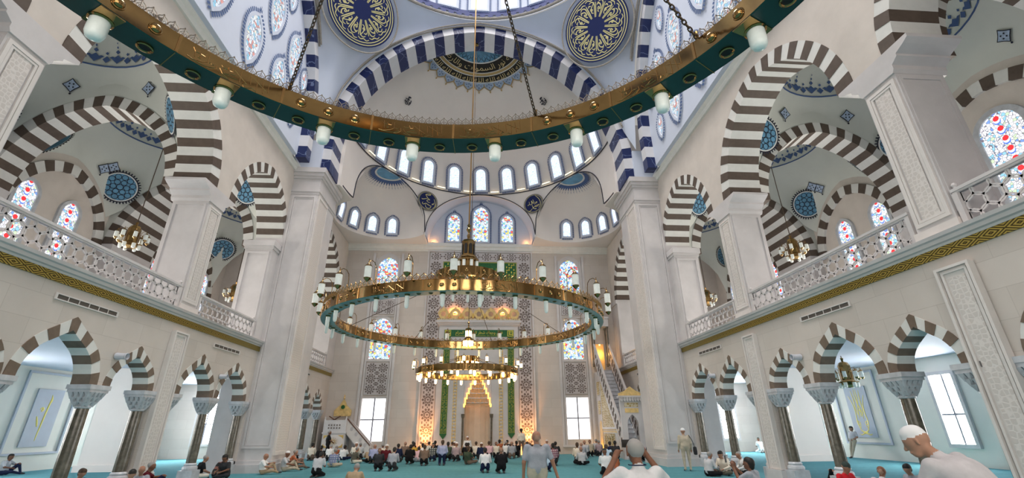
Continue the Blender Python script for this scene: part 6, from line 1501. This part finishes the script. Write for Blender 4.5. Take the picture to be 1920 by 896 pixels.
PEOPLE=[
(-10.20,31.60,'K',0,'cream','brown','dark','by the last left column'),
(-9.32,31.76,'W',-60,'black','black','grey','walking past the small pulpit'),
(-8.85,30.75,'K',5,'white','char','grey','just right of the walking person'),
(-9.00,32.40,'S',0,'rust','char','grey','tucked behind the plaid shirt'),
(-8.25,31.60,'S',-15,'white','navy','dark','bending below the small pulpit'),
(-8.41,27.63,'K',0,'black','black','dark','with black hair behind the grey shirted kneeler'),
(-7.23,26.00,'S',-10,'plaidb','khaki','grey','with legs folded'),
(-6.36,20.85,'K',-8,'lgrey','black','dark','nearest on the left, seen from behind'),
(-6.79,28.47,'S',-40,'olive','cream','grey','leaning to the right'),
(-7.33,30.79,'K',0,'cream','char','wcap','under the pulpit stair'),
(-7.40,32.20,'K',0,'lgrey','char','grey','at the foot of the pulpit stair'),
(-6.06,28.92,'S',10,'tan','black','grey','with an arm resting on one knee'),
(-5.73,28.29,'K',0,'lav','char','bald','below the left white window'),
(-5.55,29.9,'K',0,'cream','char','grey','below the right edge of the left window'),
(-4.66,26.24,'K',0,'maroon','char','wcap','in a striped top'),
(-3.73,16.02,'S',-5,'tan','khaki','grey','cut by the picture bottom'),
(-4.44,23.39,'K',5,'char','black','bald','second row on the left'),
(-3.78,23.28,'K',0,'grey','char','dark','with hands raised to the face'),
(-4.45,28.75,'K',0,'navy','char','dark','far left of the orange strip'),
(-4.68,29.45,'S',0,'tan','char','grey','half hidden by the grey shirt'),
(-4.42,31.21,'K',0,'brown','char','bald','upright in the far row'),
(-4.31,34.00,'K',0,'black','black','dark','farthest left of the orange strip'),
(-3.59,27.45,'K',0,'black','black','dark','broad back in the third row'),
(-3.70,29.81,'K',0,'mustard','char','dark','beside the orange glowing strip'),
(-3.17,29.67,'K',0,'white','char','dark','in front of the orange glowing strip'),
(-3.30,29.01,'S',0,'pink','grey','dark','close beside the tan shirt'),
(-2.66,26.16,'K',0,'brown','black','brown','with short brown hair'),
(-3.24,33.93,'K',0,'cream','char','dark','right of the orange glowing strip'),
(-2.67,32.40,'K',0,'black','black','dark','bundled in black'),
(-2.53,29.30,'K',0,'plaidg','navy','cap','in a checked shirt and cap'),
(-1.75,26.35,'Q',0,'lav','navy','brown','kneeling upright in the middle'),
(-1.65,29.57,'K',0,'green','black','dark','just right of the upright kneeler'),
(-1.61,33.25,'K',0,'mauve','char','brown','under the left gold strip'),
(-1.14,29.01,'K',-5,'mauve','char','wcap','with a white cap left of the niche'),
(-1.35,30.9,'K',0,'cream','char','wcap','far row left of the niche'),
(-0.58,29.75,'K',0,'black','char','dark','dark haired before the niche'),
(-0.60,33.90,'Q',0,'white','white','wcap','robed in white at the niche'),
(-0.48,30.35,'K',0,'black','black','dark','directly in front of the robed leader'),
(-0.00,31.33,'K',0,'cream','char','brown','under the niche opening'),
(-0.37,26.44,'U',-35,'green','brown','brown','with one knee raised before the niche'),
(0.33,29.38,'K',0,'navy','char','wcap','navy with white cap, far row'),
(0.82,31.00,'K',0,'pink','char','brown','pale pink, right of the niche'),
(0.45,21.76,'K',0,'white','navy','dark','nearest row centre, thick black hair'),
(1.27,31.41,'K',0,'cream','black','bald','cream checked back'),
(1.58,33.83,'K',0,'rust','char','dark','under the right gold strip'),
(1.13,21.39,'K',5,'black','black','bald','nearest row centre, all in black'),
(1.94,31.81,'K',0,'white','char','grey','below the right banner'),
(2.17,34.00,'K',0,'char','char','dark','far row below the right banner'),
(2.23,30.68,'K',0,'grey','brown','bald','blue grey back below the banner tip'),
(2.58,31.67,'K',0,'black','black','dark','slim dark back next to the standing person'),
(2.96,32.14,'T',0,'cream','brown','dark','standing by the right orange strip'),
(3.15,30.06,'K',0,'grey','char','dark','in the right orange glow'),
(3.10,27.72,'K',0,'tan','black','brown','tan jersey below the right orange strip'),
(3.74,31.02,'K',0,'black','char','brown','far row right of the orange strip'),
(4.26,34.00,'K',0,'grey','char','dark','farthest row right of the strip'),
(3.74,28.45,'S',-10,'white','black','dark','leaning forward, white shirt'),
(4.70,32.46,'K',0,'pink','char','wcap','pale shirt with cap'),
(3.16,21.79,'K',0,'lblue','navy','dark','nearest row right of centre'),
(3.94,24.90,'K',0,'plaidr','char','dark','in a red check shirt'),
(4.77,29.41,'K',0,'char','char','dark','left of the walking person in grey'),
(5.40,24.98,'S',0,'lgrey','black','bald','bowing behind the walking person'),
(5.34,25.65,'K',0,'cream','char','brown','right of the walking person'),
(6.27,28.80,'K',0,'grey','char','bald','below the right white window'),
(6.78,30.38,'K',0,'lgrey','char','bald','nearest the right window sill'),
(7.40,31.70,'K',0,'khaki','black','bald','broad khaki back right of the window'),
(8.05,31.9,'K',0,'mauve','char','grey','mauve shirt beside the khaki back'),
(8.06,32.60,'K',0,'lgrey','char','grey','by the big pulpit niches'),
(6.69,24.75,'K',0,'lblue','char','brown','pale blue shirt before the big pulpit'),
(7.90,28.60,'K',0,'navy','navy','dark','navy shirt before the big pulpit'),
(8.00,27.90,'K',0,'char','black','dark','dark jacket by the pulpit stair'),
(5.20,19.55,'K',0,'white','black','cap','nearest row right, white tee'),
(5.83,20.59,'S',5,'rust','grey','dark','rust shirt beside the white tee'),
(9.20,26.88,'K',0,'pink','black','dark','pink shirt right of the pulpit door'),
(9.99,27.74,'K',0,'char','char','dark','dark head right of the pulpit'),
(9.10,20.87,'T',-10,'khaki','khaki','wcap','standing by the right great pier with a bag'),
(9.01,18.75,'S',-70,'lgrey','black','grey','left of the right hand talking group'),
(10.00,19.75,'S',170,'grey','char','grey','back of the right hand talking group'),
(9.76,18.98,'S',120,'cream','olive','dark','middle of the right hand talking group'),
(10.51,18.90,'S',80,'white','black','grey','right of the right hand talking group'),
(19.80,33.20,'K',0,'white','white','cap','far away in the right aisle'),
(21.45,26.60,'L',100,'lgrey','khaki','dark','leaning on the right aisle wall'),
(-9.15,22.55,'U',-70,'white','tan','bald','first of the sitters along the left great pier'),
(-8.75,23.90,'U',-75,'lgrey','khaki','wcap','second of the sitters along the left great pier'),
(-8.75,24.90,'U',-65,'rust','brown','grey','red shirted sitter by the left great pier'),
(-9.75,27.35,'S',-90,'cream','cream','grey','veiled figure behind the red shirt'),
(-10.10,28.00,'U',-60,'white','black','cap','sitter reading by the left column'),
(-11.05,21.05,'S',-40,'black','cream','grey','broad person in black by the left columns'),
(-10.80,21.90,'S',-30,'stripe','brown','grey','striped shirt by the left columns'),
(-10.10,21.20,'S',150,'char','char','dark','facing the striped shirt'),
(-9.30,14.50,'S',-160,'lgrey','black','dark','front one of the trio by the left pilaster'),
(-9.95,15.85,'S',-150,'grey','black','bald','middle one of the trio by the left pilaster'),
(-10.15,16.60,'U',-60,'maroon','navy','grey','far one of the trio by the left pilaster'),
(-11.25,15.20,'S',-100,'navy','brown','brown','by the near left column at the bottom edge'),
(-20.16,28.42,'S',0,'black','black','dark','dark robed figure far in the left aisle'),
(-21.08,24.19,'U',-90,'lgrey','navy','dark','reclining at the left edge in the aisle'),
(11.8,15.3,'U',40,'black','black','bald','person in black by the right column'),
(9.85,12.80,'S',-170,'red','black','cap','red shirt and black cap by the right column'),
(9.95,11.7,'S',-60,'lgrey','char','bald','bald grey shirt by the right column'),
(11.51,12.45,'S',100,'grey','char','dark','with hand at the mouth, lower right'),
]
for i,(x,y,p,r,sh,tr,ha,lb) in enumerate(PEOPLE):
    ps=p
    if p=='K': ps=('K','K','K2','K','K3')[i%5]
    if p=='S' and i%2: ps='S2' if abs(r)<60 else 'S'
    sl='short' if sh in('white','black','lgrey','char','rust') and i%3 else 'long'
    if p in('W','L','U'): sl='short'
    me=pose_mesh(ps,HK[ha],sl); o=bpy.data.objects.new('person',me); COL.objects.link(o)
    s=.97*(1+.035*math.sin(i*2.3)); o.scale=(s*(1+.04*math.cos(i*1.7)),s,s); o.location=(x,y,0.0); o.rotation_euler=(0,0,R_(r+4*math.sin(i*5.1)))
    dress(o,sh,tr,ha,i%3); w=lb.split()
    tag(o,'%s person in %s top, %s'%(PW[p],WORD[sh],lb),'person','people at prayer in the hall')
# ---- larger figures close to the camera
def hero(name,J,loc,rz,shirt,trou,hair,skin,label,hk,sleeve='short',vox=.0105,fat=1.0,extra=None,s=1.0,fing=True):
    pr=body_prims(J,hk,sleeve,fing,fat)
    if extra: pr+=extra
    me=sdf_mesh(name,pr,vox,[M['skin_0'],M['cloth_white'],M['cloth_black'],M['hair_dark'],M['sock']]); o=bpy.data.objects.new('person',me); COL.objects.link(o)
    o.location=loc; o.rotation_euler=(0,0,R_(rz)); o.scale=(s,s,s); dress(o,shirt,trou,hair,skin); tag(o,label,'person'); return o
T=POSE['T']
o=hero('walker',dict(T,pelvis=(0,0,.94),kl=(-.11,.10,.50),al=(-.11,.05,.10),tl=(-.12,.18,.05),kr=(.11,-.02,.48),ar=(.11,-.22,.12),tr=(.11,-.10,.05),sl=(-.205,-.01,1.39),sr=(.205,-.01,1.39),el=(-.275,-.03,1.11),wl=(-.28,.06,.87),er=(.315,-.03,1.13),wr=(.40,.0,.885),look=(-.15,1,-.1),nl=(1,0,0),nr=(-1,0,0)),
  (1.36,10.4,0),0,'grey','khaki','bald',0,'person walking away in blue grey polo shirt and beige trousers, right of centre','bald',fat=1.08,s=1.01)
# photographer: arms raised to the face, seen from behind
J=dict(T,el=(-.40,.10,1.22),er=(.36,.14,1.26),wl=(-.20,.16,1.50),wr=(.17,.18,1.53),sl=(-.20,.0,1.37),sr=(.20,.0,1.37),dl=(.55,.35,.75),dr=(-.45,.3,.85),nl=(.8,.4,0),nr=(-.8,.4,0),look=(0,1,.15),head=(.0,.06,1.565))
o=hero('photographer',J,(1.80,5.15,0),2,'shaded_white_soft','char','grey',1,'person in white polo raising both hands to his face to take a picture, bottom centre','short',vox=.009,fat=1.10,s=.985)
mb=MB(); mb.box(-.075,.075,-.006,.006,-.04,.04); ph=mb.obj('phone','dark'); ph.location=(1.80,5.15+.27,1.62); tag(ph,'dark phone held up by the person in white polo','phone')
mb=MB(); vs=[]
mb.tube([(.092*math.cos(a),.030+.085*math.sin(a),1.445) for a in [PI*k/12 for k in range(-14,3)]],.006,6); st_=mb.obj('collar_stripe','cloth_navy',o)
# bent person with white cap at right
J=dict(T,pelvis=(0,-.05,.93),chest=(-.04,.16,1.20),neck=(-.07,.30,1.37),head=(-.09,.40,1.47),sl=(-.26,.24,1.29),sr=(.14,.26,1.33),el=(-.32,.36,1.04),er=(.26,.30,1.06),wl=(-.24,.50,.84),wr=(.26,.42,.84),look=(-.55,1,-.35),hup=(0,.3,1))
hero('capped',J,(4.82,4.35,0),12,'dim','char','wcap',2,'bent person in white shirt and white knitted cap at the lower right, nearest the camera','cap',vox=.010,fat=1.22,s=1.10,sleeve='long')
# person filming with a phone, profile
J=dict(POSE['Q'],el=(-.16,.22,.80),er=(.20,.22,.80),wl=(-.04,.36,1.02),wr=(.06,.36,1.02),dl=(0,.15,1),dr=(0,.15,1),nl=(1,.2,0),nr=(-1,.2,0),look=(0,1,.15))
hero('filmer',J,(5.75,10.0,0),38,'grey','black','dark',1,'kneeling person in grey tee filming with raised phone at the lower right','full',vox=.011,s=.95)
mb=MB(); mb.box(-.035,.035,-.005,.005,-.07,.07); ph=mb.obj('phone','dark'); ph.location=(5.75-.30,10.0+.40,1.13); ph.rotation_euler=(0,0,R_(38)); tag(ph,'dark phone held up by the kneeling person in grey tee','phone')
# shoulder bag of the standing person by the right great pier
mb=MB(); mb.lathe([(.0,-.17),(.11,-.15),(.13,0),(.11,.13),(.06,.16),(.0,.16)],10); mb.v=[(a*.55,b,c) for a,b,c in mb.v]; mb.tube([(0,.0,.14),(-.06,.03,.40),(-.18,.05,.62)],.012,6); bg=mb.obj('shoulder_bag','cloth_char'); bg.location=(9.46,20.72,.80); tag(bg,'dark shoulder bag hanging beside the standing person in khaki','bag')
